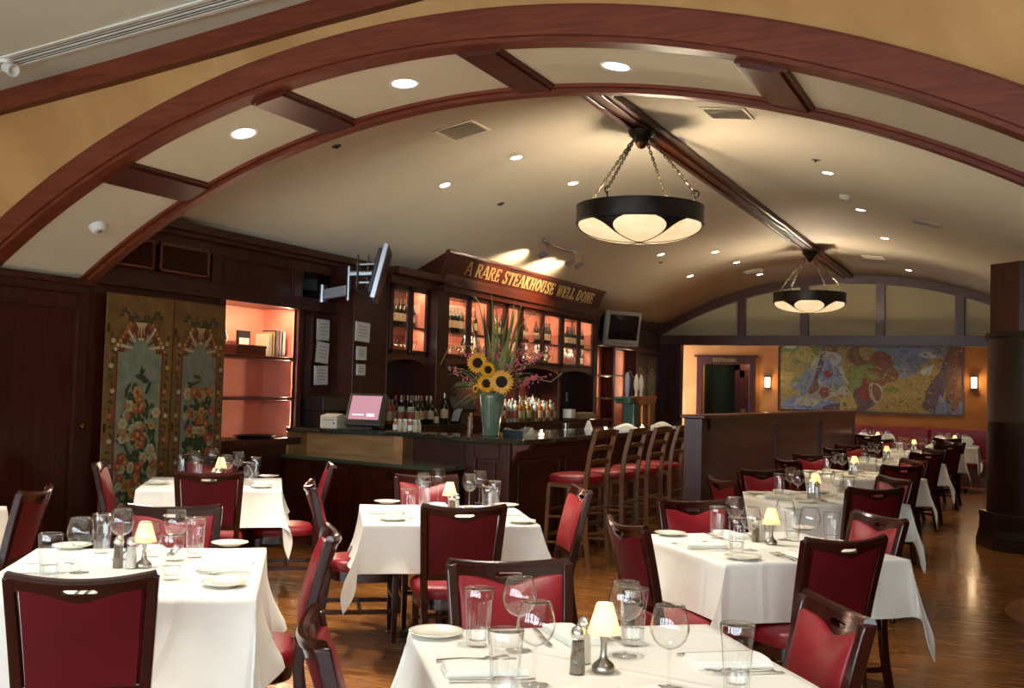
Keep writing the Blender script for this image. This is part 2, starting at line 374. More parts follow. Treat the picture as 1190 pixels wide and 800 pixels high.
# inner restroom door, ajar frame
mb = MB(); x0, x1 = -5.38, -4.62; yd = YW+1.1
mb.box((x0-.1, yd-.03, 0), (x0, yd+.05, 2.2)); mb.box((x1, yd-.03, 0), (x1+.1, yd+.05, 2.2)); mb.box((x0-.1, yd-.03, 2.05), (x1+.1, yd+.05, 2.3))
mb.box((x0, yd, 0), (x1, yd+.04, 2.05))
for a, b, c, d in ((x0,x0+.1,0,2.05),(x1-.1,x1,0,2.05),(x0,x1,1.9,2.05),(x0,x1,0,.2),(x0,x1,.95,1.05)): mb.box((a, yd-.015, c), (b, yd, d))
dr = struct('door_1', mb, M['woodz'], bevel=.003)
k = MB(); k.box((x0+.03, yd-.025, .98), (x0+.13, yd-.01, 1.25)); o = k.build('push_plate', M['brass'], dr)
k = MB(); k.lathe([(0,0),(.06,0),(.05,.03),(.02,.05),(0,.05)], 16, (0,0,0), 0, Matrix.Translation((x1-.14, yd-.01, 1.5)) @ Matrix.Rotation(PI/2, 4, 'X')); k.build('badge', M['china'], dr)
# back wall of the front room, with tall daylight windows behind the camera
wins = [(-7.6,-5.6),(-5.0,-3.0),(-2.4,-.4),(.2,2.2),(2.7,4.5)]
mb = MB(); ex = [-9]
for a, b in wins: ex += [a, b]
ex.append(5)
for i in range(0, len(ex), 2): mb.box((ex[i], -4.2, 0), (ex[i+1], -4.05, 4.2))
for a, b in wins: mb.box((a, -4.2, 0), (b, -4.05, .8)); mb.box((a, -4.2, 2.9), (b, -4.05, 4.2))
struct('wall_back', mb, M['tan'])
for i, (a, b) in enumerate(wins):
    fm = MB()
    for x in (a, (a+b)/2-.03, b-.06): fm.box((x, -4.17, .8), (x+.06, -4.08, 2.9))
    for z in (.8, 2.2, 2.84): fm.box((a, -4.165, z), (b, -4.085, z+.06))
    w = struct('window_%d' % (i+1), fm, M['woodz'])
    g = MB(); g.box((a+.02, -4.13, .82), (b-.02, -4.125, 2.88)); g.build('pane', M['pane'], w)
# ------------------------------------------------ left wall panelling
mb = MB(); Xb = XL-.4
NY0, NY1, NZ0, NZ1 = 7.33, 8.385, .97, 2.26
AY0, AY1, AZ0, AZ1 = 8.47, 9.22, 2.37, 2.66
def lb(y0, y1, z0, z1, t=0, d=Xb): mb.box((d, y0, z0), (XL+t, y1, z1))
lb(YB-.1, NY0, 0, 2.83); lb(NY0, NY1, 0, NZ0); lb(NY0, NY1, NZ1, 2.83); lb(NY1, AY0, 0, 2.83)
lb(AY0, AY1, 0, AZ0); lb(AY0, AY1, AZ1, 2.83); lb(AY1, YL+.1, 0, 2.83)
mb.box((Xb-.05, YB-.1, 0), (Xb, YL+.1, 2.83))
# cornice and rails
lb(YB, YL, 2.76, 2.83, .13); lb(YB, YL, 2.72, 2.77, .09); lb(YB, 9.5, 2.62, 2.73, .03); lb(YB, 9.5, 2.25, 2.36, .035); lb(YB, 9.5, 2.235, 2.262, .05)
for y in (YB, 7.14, 8.30, 9.22): lb(y, y+.12, 2.362, 2.618, .031)
for y0, y1 in ((7.28,7.33),(8.385,8.46)): lb(y0, y1, 0, 2.26, .03)
for y0, y1 in ((7.27,8.29),): 
    for a, b, c, d in ((y0,y1,2.36,2.375),(y0,y1,2.605,2.62),(y0,y0+.015,2.36,2.62),(y1-.015,y1,2.36,2.62)): lb(a, b, c, d, .022)
for y0, y1 in ((7.28,8.46),): lb(y0, y1, .92, .985, .05); lb(y0, y1, .8, .92, .02)
for y0, y1 in ((7.36,7.84),(7.88,8.36)):
    for a, b, c, d in ((y0,y1,.14,.16),(y0,y1,.72,.74),(y0,y0+.02,.14,.74),(y1-.02,y1,.14,.74)): lb(a, b, c, d, .015)
lb(YB, 8.5, 0, .11, .03)
# document panel frame between niche and pilaster
for a, b, c, d in ((8.52,9.08,1.36,1.38),(8.52,9.08,2.2,2.22),(8.52,8.54,1.36,2.22),(9.06,9.08,1.36,2.22)): lb(a, b, c, d, .02)
# far right of wall above screens
lb(17.0, YL, 2.25, 2.36, .04)
struct('wall_left', mb, M['woodz'], bevel=.0025)
# niche lining
mb = MB(); mb.box((Xb+.005, NY0, NZ0), (Xb+.02, NY1, NZ1)); mb.box((Xb+.01, NY0, NZ0), (XL-.02, NY0+.012, NZ1)); mb.box((Xb+.01, NY1-.012, NZ0), (XL-.02, NY1, NZ1)); mb.box((Xb+.01, NY0, NZ1-.012), (XL-.02, NY1, NZ1))
struct('wall_niche', mb, M['pink'])
mb = MB(); mb.box((XL-.39, 8.47, 2.37), (XL-.38, 9.22, 2.66)); struct('wall_alcove', mb, M['grey'])
# pilaster with certificates
mb = MB(); mb.box((XL-.05, 8.98, 1.09), (-6.13, 9.6, 2.72)); mb.box((XL-.05, 8.98, 0), (-6.13, 9.6, 1.0)); struct('trim_18', mb, M['woodz'], bevel=.004)
for o_ in [x for x in bpy.data.objects if x.name.startswith(('trim_','wall_','ceiling','floor','door_','window_'))]: 
    if o_.parent is None: o_['kind'] = 'structure'
# ------------------------------------------------ round column in the right foreground of the hall
cx_, cy_ = .17, 12.35; R_ = .5
root = thing('column', 'massive dark wood column with a flared octagonal base at the right edge', 'column', (cx_, cy_, 0))
oct_ = lambda r, a0=PI/8, n=8: [(r*math.cos(a0+2*PI*i/n), r*math.sin(a0+2*PI*i/n)) for i in range(n)]
mb = MB(); mb.prism(oct_(R_+.10, 0), 2, 0, .1); mb.lathe([(R_+.09,.1),(R_+.09,.12),(R_+.07,.2),(R_+.065,.33)], 8); mb.prism(oct_(R_+.075, 0), 2, .32, .37)
mb.build('base', M['columnwood'], root, bevel=.006)
mb = MB(); mb.lathe([(R_,.37),(R_,1.3),(R_+.004,1.31),(R_,1.32),(R_,2.17)], 48); mb.build('shaft', M['columnwood'], root, smooth=True)
mb = MB(); mb.lathe([(R_+.02,2.17),(R_+.035,2.2),(R_+.02,2.24)], 48); mb.build('band', M['columnwood'], root, smooth=True)
mb = MB(); mb.prism(oct_(R_+.01, PI/8), 2, 2.24, vz(cx_)-.12); mb.build('capital', M['woodz'], root, bevel=.006)
# round inlaid rug by the right edge
# ================================================ painted floral screens
def blob(mb, c, rx, rz_, m, x, n=14, ang=0, irr=0):
    pts = []
    for i in range(n):
        a = 2*PI*i/n; k = 1+irr*math.sin(a*5+c[0]*40)
        u = rx*math.cos(a)*k; w = rz_*math.sin(a)*k
        pts.append((c[0]+u*math.cos(ang)-w*math.sin(ang), c[1]+u*math.sin(ang)+w*math.cos(ang)))
    mb.prism(pts, 0, x, x+.0015, m)
sm = [mat('screen_gilt_ground', '#5e421f', .5, var='#74542a', vscale=9), mat('screen_grey_blue', '#636b5c', .6, var='#777d6a', vscale=12), mat('screen_rust_line', '#6b2a18', .5), mat('screen_cream_motif', '#a8966a', .5),
      mat('screen_leaf_green', '#2f3d1c', .5), mat('screen_orange_bloom', '#8c4a28', .5, var='#a8683c', vscale=60), mat('screen_yellow_bloom', '#a08040', .5), mat('screen_red_bloom', '#8a2b22', .5, var='#a8433a', vscale=60), mat('screen_white_bloom', '#a59c80', .5), M['woodz'],mat('screen_dark_ground', '#3a2614', .5, var='#54371a', vscale=10)]
def screen_leaf(w, h, seed, dark=False):
    r = random.Random(seed); leaf = MB(); leaf.box((-.012, -w/2, 0), (.012, w/2, h), 10 if dark else 0)
    art = MB(); x = .012
    if True:
        ph = MB()
        zb, zt = h*.06, h*.79; pw = w*.33
        art.prism([(-pw-.02,zb-.02),(pw+.02,zb-.02),(pw+.02,zt+.02),(pw*.8,zt+.02)]+[(.8*pw*math.cos(a), zt+.02+.8*pw*1.1*math.sin(a)) for a in [PI*i/14 for i in range(15)]]+[(-pw*.8,zt+.02),(-pw-.02,zt+.02)], 0, x, x+.001, 2)
        art.prism([(-pw,zb),(pw,zb),(pw,zt)]+[(.72*pw*math.cos(a), zt+.72*pw*1.1*math.sin(a)) for a in [PI*i/14 for i in range(15)]]+[(-pw,zt)], 0, x+.001, x+.002, 1)
        # shell fan
        for i in range(9):
            a = PI*(i+.5)/9; c, s_ = math.cos(a), math.sin(a); r0, r1 = .085, .2; dw = .35*.24
            art.prism([(r0*math.cos(a-dw),zt+.02+r0*math.sin(a-dw)),(r1*math.cos(a-dw*.8),zt+.02+r1*math.sin(a-dw*.8)),(r1*math.cos(a+dw*.8),zt+.02+r1*math.sin(a+dw*.8)),(r0*math.cos(a+dw),zt+.02+r0*math.sin(a+dw))], 0, x+.002, x+.0035, 3 if i % 2 == 0 else 2)
        blob(art, (0,zt+.03), .075, .07, 1, x+.0035); 
        art.prism([(-.06,zt+.24),(.06,zt+.24),(.03,zt+.2),(.03,zt+.1),(-.03,zt+.1),(-.03,zt+.2)], 0, x+.002, x+.0036, 3)
        for s_ in (-1, 1): art.prism([(s_*.03,zt+.12),(s_*.012,zt+.22),(s_*.004,zt+.12)], 0, x+.0036, x+.0042, 2)
        # bouquet
        def leafs(cx, cz, n, R, Rz):
            for _ in range(n):
                a = r.uniform(0, 2*PI); q = math.sqrt(r.random()); blob(art, (cx+R*q*math.cos(a), cz+Rz*q*math.sin(a)), r.uniform(.012,.022), r.uniform(.035,.06), 4, x+r.uniform(.002,.003), 8, r.uniform(0, PI))
        leafs(0, h*.30, 90, pw*.95, h*.2); leafs(0, h*.52, 90, pw*.85, h*.2)
        for _ in range(64):
            cx = r.uniform(-.85, .85)*pw; cz = h*(.12+.54*r.random()); k = r.choice((5,5,6,7,8,8)); R = r.uniform(.028,.05); 
            if abs(cx) > pw*(1.45-(cz/h)): continue
            for p in range(6): a = p*PI/3; blob(art, (cx+R*.6*math.cos(a), cz+R*.6*math.sin(a)), R*.5, R*.5, k, x+.0035, 8)
            blob(art, (cx, cz), R*.4, R*.4, 6 if k != 6 else 7, x+.005, 8)
        # garlands each side and sprigs across the top
        for s_ in (-1, 1):
            for i in range(26):
                z = h*(.1+.78*i/26); y = s_*(pw+.055+.012*math.sin(i*1.3)); blob(art, (y, z), .012, .03, 4, x+.0015, 8, i)
                if i % 3 == 0: blob(art, (y, z+.02), .022, .02, r.choice((5,6,8)), x+.003, 8)
            for i in range(7): 
                a = .35*s_; q = i*.035; blob(art, (s_*(.245-.022*i), zt+.02+.034*i), .017, .016, r.choice((6,8,5)), x+.003, 8)
            for i in range(12): blob(art, (s_*(.02+i*.017), h-.2+.07*i/12+.03*math.sin(i)), .009, .026, 4, x+.0015, 7, s_*(-.9)+(.5 if i % 2 else -.5))
            art.prism([(s_*.0,h-.24),(s_*.2,h-.1),(s_*.2,h-.107),(s_*.0,h-.247)], 0, x+.001, x+.0018, 2)
    return leaf, art
def folding_screen(name, label, y0, y1, xw, h, seeds, rot=.06, dark=False):
    root = thing(name, label, 'screen', (xw, y0, .0))
    n = len(seeds); w = (y1-y0)/n
    for i, s_ in enumerate(seeds):
        lf, art = screen_leaf(w*.97, h, s_, dark)
        o = lf.build('leaf', sm, root); o.location = (.0, w*(i+.5), .01); o.rotation_euler = (0, 0, rot*(1 if i % 2 else -1))
        a = art.build('painted_flowers', sm, o)
        hg = MB()
        for z in (.3, h*.5, h*.86): hg.box((.012,-w*.485,z), (.02,-w*.485+.015,z+.07))
        hg.build('hinge', M['brass'], o)
    return root
folding_screen('folding_screen', 'tall floral painted folding screen with two leaves beside the dark wood jamb', 5.93, 7.28, XL+.09, 2.16, (3, 8))
folding_screen('folding_screen', 'brown painted folding screen beyond the box television at the far end of the bar', 18.1, 19.5, XL+.09, 2.2, (13, 18), dark=True)
# louvred vents above the screen
for i, (y0, y1, lb_) in enumerate(((5.86,6.44,'dark slatted vent grille above the floral screen, nearer the arch'),(6.5,7.08,'dark slatted vent grille above the floral screen, nearer the lit niche'))):
    r_ = thing('vent_grille', lb_, 'vent', (XL+.03, (y0+y1)/2, 2.4), 0, 'slatted grilles above the screen')
    w = y1-y0; m_ = MB(); m_.box((0,-w/2,-.0),(.015,w/2,.02)); m_.box((0,-w/2,.22),(.015,w/2,.24)); m_.box((0,-w/2,0),(.015,-w/2+.02,.24)); m_.box((0,w/2-.02,0),(.015,w/2,.24)); m_.build('frame', M['woodx'], r_)
    m_ = MB(); m_.box((-.03,-w/2,0),(-.025,w/2,.24)); m_.build('backing', M['black'], r_)
    m_ = MB()
    for k in range(24): y = -w/2+.02+(w-.04)*(k+.5)/24; m_.box((-.01,y-.004,.02),(.008,y+.004,.22))
    m_.build('slats', M['woodz'], r_)
# ================================================ niche shelves and their things
for z, l in ((1.76,'upper dark shelf in the lit salmon niche'),(1.375,'lower dark shelf in the lit salmon niche')):
    tag(MB().box((XL-.385, NY0+.013, z-.03), (XL-.0, NY1-.013, z)).build('shelf', M['woodx'], bevel=.003), l, 'shelf', 'niche shelves')
u = thing('urn', 'silver urn standing at the left end of the upper niche shelf', 'urn', (XL-.13, 7.45, 1.76))
MB().lathe([(0,0),(.045,0),(.045,.015),(.02,.04),(.04,.08),(.068,.14),(.066,.19),(.04,.23),(.035,.25),(.048,.27)], 24).build('body', M['chrome'], u, smooth=True)
MB().lathe([(.048,.27),(.035,.3),(.01,.31),(.014,.33),(0,.34)], 24).build('lid', M['chrome'], u, smooth=True)
bx = thing('keepsake_box', 'flat dark red wooden box lying on the upper niche shelf', 'box', (XL-.14, 7.77, 1.76))
MB().box((-.11,-.21,0),(.11,.21,.07)).build('body', M['woodx'], bx, bevel=.004); MB().box((-.115,-.215,.07),(.115,.215,.095)).build('lid', M['woodx'], bx, bevel=.004)
pf = thing('picture_frame', 'small dark framed card behind the red box in the niche', 'picture frame', (XL-.27, 7.93, 1.76))
MB().box((-.012,-.09,0),(.012,.09,.24)).build('frame', M['black'], pf, bevel=.003); MB().box((.012,-.07,.05),(.014,.07,.17)).build('card', M['paper'], pf)
bkm = [mat('book_cream', '#cfc3a0', .6), mat('book_ochre', '#a07a3a', .6), mat('book_oxblood', '#4a1a14', .6), mat('book_brown', '#3a2418', .6)]
for i, (w, h, c, l) in enumerate(((.045,.22,0,'cream book, first of the row at the right end of the niche shelf'),(.03,.24,1,'ochre book standing beside the cream one in the niche'),(.05,.26,2,'tall oxblood book in the niche, third of the row'),(.035,.26,3,'brown book in the niche between two red ones'),(.04,.25,2,'last dark red book against the right wall of the niche'))):
    b_ = thing('book', l, 'book', (XL-.16, 8.075+i*.052+.02, 1.76), 0, 'books on the niche shelf')
    MB().box((-.08,-w/2,0),(.082,w/2,h)).build('cover', bkm[c], b_, bevel=.002); MB().box((-.076,-w/2+.004,h),(.076,w/2-.004,h+.002)).build('pages', M['label'], b_)
tr = thing('serving_tray', 'black oval tray lying on the bottom ledge of the niche', 'tray', (XL-.1, 7.95, .986))
MB().lathe([(0,0),(.12,0),(.15,.02),(.16,.03),(.148,.026),(.12,.012),(0,.01)], 32).build('dish', M['black'], tr, smooth=True); tr.scale = (1, 1.6, 1)
# ================================================ certificates
for y, z, w, h, rt, x, mm, l in ((8.79,2.06,.27,.22,.0,XL+.02,'silver','silver framed certificate, top of the left column beside the niche'),
        (8.79,1.83,.27,.22,-.08,XL+.02,'silver','tilted framed certificate, middle of the left column beside the niche'),
        (8.78,1.60,.29,.20,.03,XL+.02,'silver','framed certificate, bottom of the left column beside the niche'),
        (9.13,2.06,.32,.2,-.03,-6.13,'paper','bright wide certificate at the top of the right column on the pilaster'),
        (9.12,1.84,.22,.14,.0,-6.13,'paper','small white notice in the middle of the right column on the pilaster'),
        (9.12,1.67,.20,.12,.0,-6.13,'silver','small framed notice at the bottom of the right column on the pilaster')):
    f_ = thing('certificate', l, 'certificate', (x, y, z), 0, 'certificates by the niche'); f_.rotation_euler = (rt, 0, 0)
    w *= .8
    MB().box((0,-w/2,-h/2),(.012,w/2,h/2)).build('frame', M[mm], f_, bevel=.002)
    MB().box((.012,-w/2+.01,-h/2+.006),(.0135,w/2-.01,h/2-.006)).build('sheet', M['paper'], f_)
    t_ = MB(); 
    for k in range(4): t_.box((.0135,-w*.3,h*(.25-.16*k)),(.0145,w*.3*(1-.2*(k % 2)),h*(.25-.16*k)+.008))
    t_.build('print', M['grey'], f_)
# ================================================ flat television on a silver arm
tv = thing('television', 'flat silver television seen edge-on at the end of the wall arm', 'television', (-5.66, 8.74, 2.6)); tv.rotation_euler = (math.radians(-13), 0, math.radians(-60))
b_ = MB().box((-.36,-.035,-.27),(.36,.02,.27)).build('cabinet', M['silver'], tv, bevel=.008)
MB().box((-.345,.02,-.25),(.345,.024,.25)).build('screen', M['black'], tv)
MB().box((-.3,-.075,-.22),(.3,-.035,.22)).build('back_cover', M['darkgrey'], tv, bevel=.01)
arm = thing('television_bracket', 'silver wall arm reaching out of the alcove to the flat television', 'bracket', (-6.7, 8.75, 2.42)); ao = Vector((-6.7, 8.75, 2.42))
pv, po, tb = Vector((-6.36,8.74,2.41))-ao, Vector((-5.97,8.63,2.44))-ao, Vector((-5.71,8.72,2.55))-ao
MB().box((-.07,-.12,-.03),(-.05,.12,.16)).tube([(-.05,0,.03), pv], .035, 8).build('wall_plate', M['silver'], arm)
MB().lathe([(0,-.075),(.05,-.075),(.05,.10),(0,.10)], 24, tuple(pv)).build('pivot', M['silver'], arm, smooth=True)
u_ = (po-pv).normalized(); sd = u_.cross(Vector((0,0,1))).normalized()*.035; m_ = MB(); a_, b_ = pv+u_*.04, po-u_*.01
m_.add([a_+sd+Vector((0,0,.05)), a_-sd+Vector((0,0,.05)), a_-sd-Vector((0,0,.05)), a_+sd-Vector((0,0,.05)), b_+sd+Vector((0,0,.05)), b_-sd+Vector((0,0,.05)), b_-sd-Vector((0,0,.05)), b_+sd-Vector((0,0,.05))], [(0,1,2,3),(7,6,5,4),(0,4,5,1),(1,5,6,2),(2,6,7,3),(3,7,4,0)])
m_.build('arm', mat('pale_bracket_cover', '#c4d0e0', .25, .3), arm, bevel=.006)
MB().lathe([(0,-.10),(.028,-.10),(.028,.24),(0,.24)], 16, tuple(po)).build('post', M['silver'], arm, smooth=True)
m_ = MB(); m_.tube([po+Vector((0,0,.16)), tb+Vector((.0,0,.06))], .03, 6); c_ = po.lerp(tb, .5)
for k in (-.035,.035): m_.tube([c_+Vector((k,k,-.02)), c_+Vector((k,k,.3))], .012, 6)
for dz in (.02,.2): m_.tube([c_+Vector((-.06,-.02,dz)), c_+Vector((.12,.04,dz+.01))], .012, 6)
m_.build('cradle', M['silver'], arm)
m_ = MB(); m_.tube([po+Vector((.01,.02,.06)), c_+Vector((.02,0,-.1)), tb+Vector((0,-.04,-.16)), tb+Vector((.02,0,-.05))], .006, 6); m_.build('cable', M['black'], arm)
# ================================================ glazed wall cabinets
def wall_cabinet(y0, y1, xf, z0, z1, label, depth=.34, rail=.055, shelfz=None):
    w = y1-y0; h = z1-z0
    r_ = thing('wall_cabinet', label, 'cabinet', (xf, y0, z0), 0, 'glazed cabinets over the back bar')
    m_ = MB(); d = -depth
    m_.box((d,0,0),(0,.02,h)); m_.box((d,w-.02,0),(0,w,h)); m_.box((d,0,0),(0,w,.03)); m_.box((d,0,h-.03),(0,w,h)); m_.build('body', M['woodz'], r_)
    m_ = MB(); m_.box((d,.0,.0),(d+.012,w,h)); m_.box((d,.02,.03),(-.03,.024,h-.03)); m_.box((d,w-.024,.03),(-.03,w-.02,h-.03)); m_.build('lining', M['pink'], r_)
    sz = shelfz or h*.42
    MB().box((d+.012,.024,sz-.022),(-.03,w-.024,sz)).build('shelf', M['woodx'], r_)
    for k in (0, 1):
        a = w*k/2+.004; b = w*(k+1)/2-.004
        m_ = MB(); m_.box((0,a,0),(.022,a+rail,h)); m_.box((0,b-rail,0),(.022,b,h)); m_.box((0,a,0),(.022,b,rail)); m_.box((0,a,h-rail),(.022,b,h))
        dr = m_.build('door', M['woodz'], r_, bevel=.003)
        MB().box((.008,a+rail,rail),(.011,b-rail,h-rail)).build('pane', M['pane'], dr)
        kx = b-rail*.5 if k == 0 else a+rail*.5
        MB().lathe([(0,0),(.006,0),(.006,.012),(.012,.018),(.010,.028),(0,.03)], 10, (0,0,0), 0, Matrix.Translation((.022,kx,rail*.6)) @ Matrix.Rotation(PI/2,4,'Y')).build('knob', M['brass'], dr, smooth=True)
    # strip lamp behind the top rail
    ld = bpy.data.lights.new('cabinet_lamp', 'AREA'); ld.shape = 'RECTANGLE'; ld.size = .03; ld.size_y = w*.85; ld.energy = 5*w; ld.color = (1,.70,.46)
    lo = bpy.data.objects.new('cabinet_lamp', ld); COL.objects.link(lo); lo.parent = r_; lo.location = (-.05, w/2, h-.035); lo.rotation_euler = (0, math.radians(25), 0)
    l2 = ld.copy(); l2.energy = 3*w; o2 = bpy.data.objects.new('cabinet_lamp', l2); COL.objects.link(o2); o2.parent = r_; o2.location = (-.05, w/2, sz-.03); o2.rotation_euler = (0, math.radians(25), 0)
    return r_, sz
CABS = []
XM = -6.02
for y0, y1, xf, z0, z1, lb_ in ((9.62,10.44,-6.12,1.86,2.62,'glazed wall cabinet of wine bottles nearest the flat television'),
        (10.66,11.78,XM,1.85,2.62,'glazed cabinet under the letters RARE, left of the flower arrangement'),
        (11.80,12.68,XM,1.85,2.62,'glazed cabinet half hidden behind the tall flower leaves'),
        (12.70,14.08,XM,1.85,2.62,'glazed cabinet under the end of STEAKHOUSE, right of the flowers'),
        (14.10,15.36,XM,1.85,2.62,'glazed cabinet under the word DONE, beside the box television')):
    r_, sz = wall_cabinet(y0, y1, xf, z0, z1, lb_); CABS.append((r_, y0, y1, xf, z0, sz))
# frame of the back bar between cabinets and counter: pilasters, cornice, arched bays
bb = thing('back_bar', 'dark wood back bar with open bays under the glazed cabinets', 'back bar', (0, 9.6, 0))
o_ = Vector((0,-9.6,0))
def bbx(mb_, a, b): mb_.box(Vector(a)+o_, Vector(b)+o_)
m_ = MB()
bbx(m_, (XL,9.6,2.62), (-6.08,10.6,2.72)); bbx(m_, (XL,9.6,2.72), (-6.0,10.6,2.8))
bbx(m_, (XL,10.56,2.62), (-5.97,15.5,2.80)); bbx(m_, (XL,10.56,2.69), (-5.94,15.5,2.72))
m_.build('cornice', M['woody'], bb, bevel=.004)
for y0, y1, x in ((9.6,9.62,-6.12),(10.44,10.66,-5.99),(15.36,15.5,-5.99)):
    m_ = MB(); bbx(m_, (XL,y0,1.1), (x,y1,2.62)); m_.build('pilaster', M['woodz'], bb, bevel=.004)
for y0, y1 in ((12.60,12.72),(14.02,14.12)):
    m_ = MB(); bbx(m_, (XL,y0,1.1), (-6.02,y1,1.85)); m_.build('pilaster', M['woodz'], bb, bevel=.004)
def valance(y0, y1, x, z1, dz):
    m2 = MB(); n = 16; pts = [(y0-9.6,z1),(y1-9.6,z1)]
    for i in range(n+1): 
        t = 1-i/n; pts.append((y0-9.6+(y1-y0)*t, z1-dz+dz*.62*math.sin(PI*t)**.5))
    m2.prism(pts, 0, x-.02, x, 0); return m2
for y0, y1, x in ((9.62,10.44,-6.12),(10.66,12.6,XM),(12.72,14.02,XM),(14.12,15.36,XM)): valance(y0, y1, x, 1.86, .12).build('valance', M['woodx'], bb)
# base and counter of the back bar
m_ = MB(); bbx(m_, (XL,9.6,0), (-5.82,15.6,1.06))
for i in range(8):
    y0 = 9.66+i*.74; 
    for a, b, c, d in ((y0,y0+.68,.12,.15),(y0,y0+.68,.95,.98),(y0,y0+.03,.12,.98),(y0+.65,y0+.68,.12,.98)): bbx(m_, (-5.82,a,c), (-5.805,b,d))
m_.build('base', M['woodz'], bb, bevel=.003)
m_ = MB(); bbx(m_, (XL,9.6,1.06), (-5.78,15.65,1.10)); m_.build('counter', M['granite'], bb, bevel=.006)
# ================================================ sign board
sg = thing('sign', 'long dark wood sign with gold letters reading A RARE STEAKHOUSE WELL DONE', 'sign', (0, 10.5, 0))
Y0, Y1 = 0., 5.0; xb, zb_, xt, zt_ = -6.0, 2.80, -5.90, 3.085
m_ = MB(); m_.prism([(-6.38,2.80),(xb,zb_),(xt,zt_-.03),(xt,zt_),(-6.38,vz(-6.38))], 1, Y0, Y1)
m_.build('board', M['woody'], sg, bevel=.004)
m_ = MB(); m_.prism([(xt-.03,zt_-.03),(xt+.02,zt_-.03),(xt+.025,zt_+.005),(xt-.03,zt_+.005)], 1, Y0-.02, Y1+.02); m_.prism([(xb-.03,zb_-.01),(xb+.02,zb_-.01),(xb+.022,zb_+.022),(xb-.03,zb_+.022)], 1, Y0-.02, Y1+.02); m_.build('moulding', M['woody'], sg, bevel=.003)
# slab-serif letters as strokes in a 0..w x 0..1 box
G = {'A':(.86,[(0,0,.37,1,.09),(.37,1,.45,1,.06),(.45,1,.86,0,.17),(.17,.33,.62,.33,.07)],[(-.05,.17,0),(.62,1.0,0)]),
 'R':(.84,[(.14,0,.14,1,.17),(.14,.96,.5,.96,.08),(.5,.96,.64,.86,.12),(.64,.86,.64,.62,.14),(.64,.62,.5,.52,.12),(.14,.5,.5,.5,.08),(.42,.5,.74,.02,.16)],[(0,.32,0),(.62,.9,0),(0,.3,1)]),
 'E':(.76,[(.14,0,.14,1,.17),(.14,.96,.68,.96,.08),(.14,.5,.5,.5,.08),(.14,.04,.68,.04,.08),(.68,1,.68,.76,.06),(.68,0,.68,.26,.06),(.5,.38,.5,.62,.06)],[(0,.3,0),(0,.3,1)]),
 'S':(.72,[(.6,.8,.58,.92,.1),(.58,.94,.3,.97,.09),(.3,.97,.12,.84,.14),(.12,.84,.14,.64,.15),(.14,.64,.54,.42,.17),(.54,.42,.6,.2,.15),(.6,.2,.44,.04,.13),(.44,.04,.18,.04,.09),(.18,.05,.08,.22,.09),(.64,1,.64,.7,.05),(.06,0,.06,.3,.05)],[]),
 'T':(.8,[(.4,0,.4,1,.18),(.04,.96,.76,.96,.08),(.05,1,.05,.72,.06),(.75,1,.75,.72,.06)],[(.24,.56,0)]),
 'K':(.86,[(.14,0,.14,1,.17),(.2,.42,.66,.96,.09),(.34,.56,.74,.04,.17)],[(0,.32,0),(0,.32,1),(.56,.86,0),(.5,.82,1)]),
 'H':(.9,[(.16,0,.16,1,.17),(.72,0,.72,1,.17),(.16,.5,.72,.5,.08)],[(0,.32,0),(0,.32,1),(.56,.88,0),(.56,.88,1)]),
 'O':(.84,[(.42,.96,.2,.86,.12),(.2,.86,.1,.6,.16),(.1,.6,.1,.4,.17),(.1,.4,.2,.14,.16),(.2,.14,.42,.04,.12),(.42,.04,.64,.14,.12),(.64,.14,.74,.4,.16),(.74,.4,.74,.6,.17),(.74,.6,.64,.86,.16),(.64,.86,.42,.96,.12)],[]),
 'U':(.88,[(.16,.28,.16,1,.17),(.16,.28,.28,.07,.14),(.28,.06,.54,.06,.09),(.54,.07,.68,.28,.1),(.68,.28,.68,1,.09)],[(0,.34,1),(.54,.84,1)]),
 'W':(1.15,[(.12,1,.34,0,.16),(.34,0,.58,.9,.08),(.56,1,.8,0,.16),(.8,0,1.04,1,.08)],[(0,.28,1),(.46,.72,1),(.9,1.18,1)]),
 'L':(.72,[(.14,0,.14,1,.17),(.14,.04,.66,.04,.08),(.66,0,.66,.3,.06)],[(0,.32,0),(0,.32,1)]),
 'D':(.84,[(.14,0,.14,1,.17),(.1,.96,.46,.96,.08),(.46,.96,.68,.78,.13),(.68,.78,.73,.5,.17),(.73,.5,.68,.22,.17),(.68,.22,.46,.04,.13),(.1,.04,.46,.04,.08)],[]),
 'N':(.9,[(.14,0,.14,1,.09),(.14,1,.74,0,.18),(.74,0,.74,1,.09)],[(0,.3,0),(0,.28,1),(.6,.9,1)]),
 'M':(1.05,[(.14,0,.14,1,.1),(.14,1,.5,.1,.16),(.5,.1,.86,1,.1),(.86,0,.86,1,.17)],[(0,.3,0),(.7,1.02,0)])}
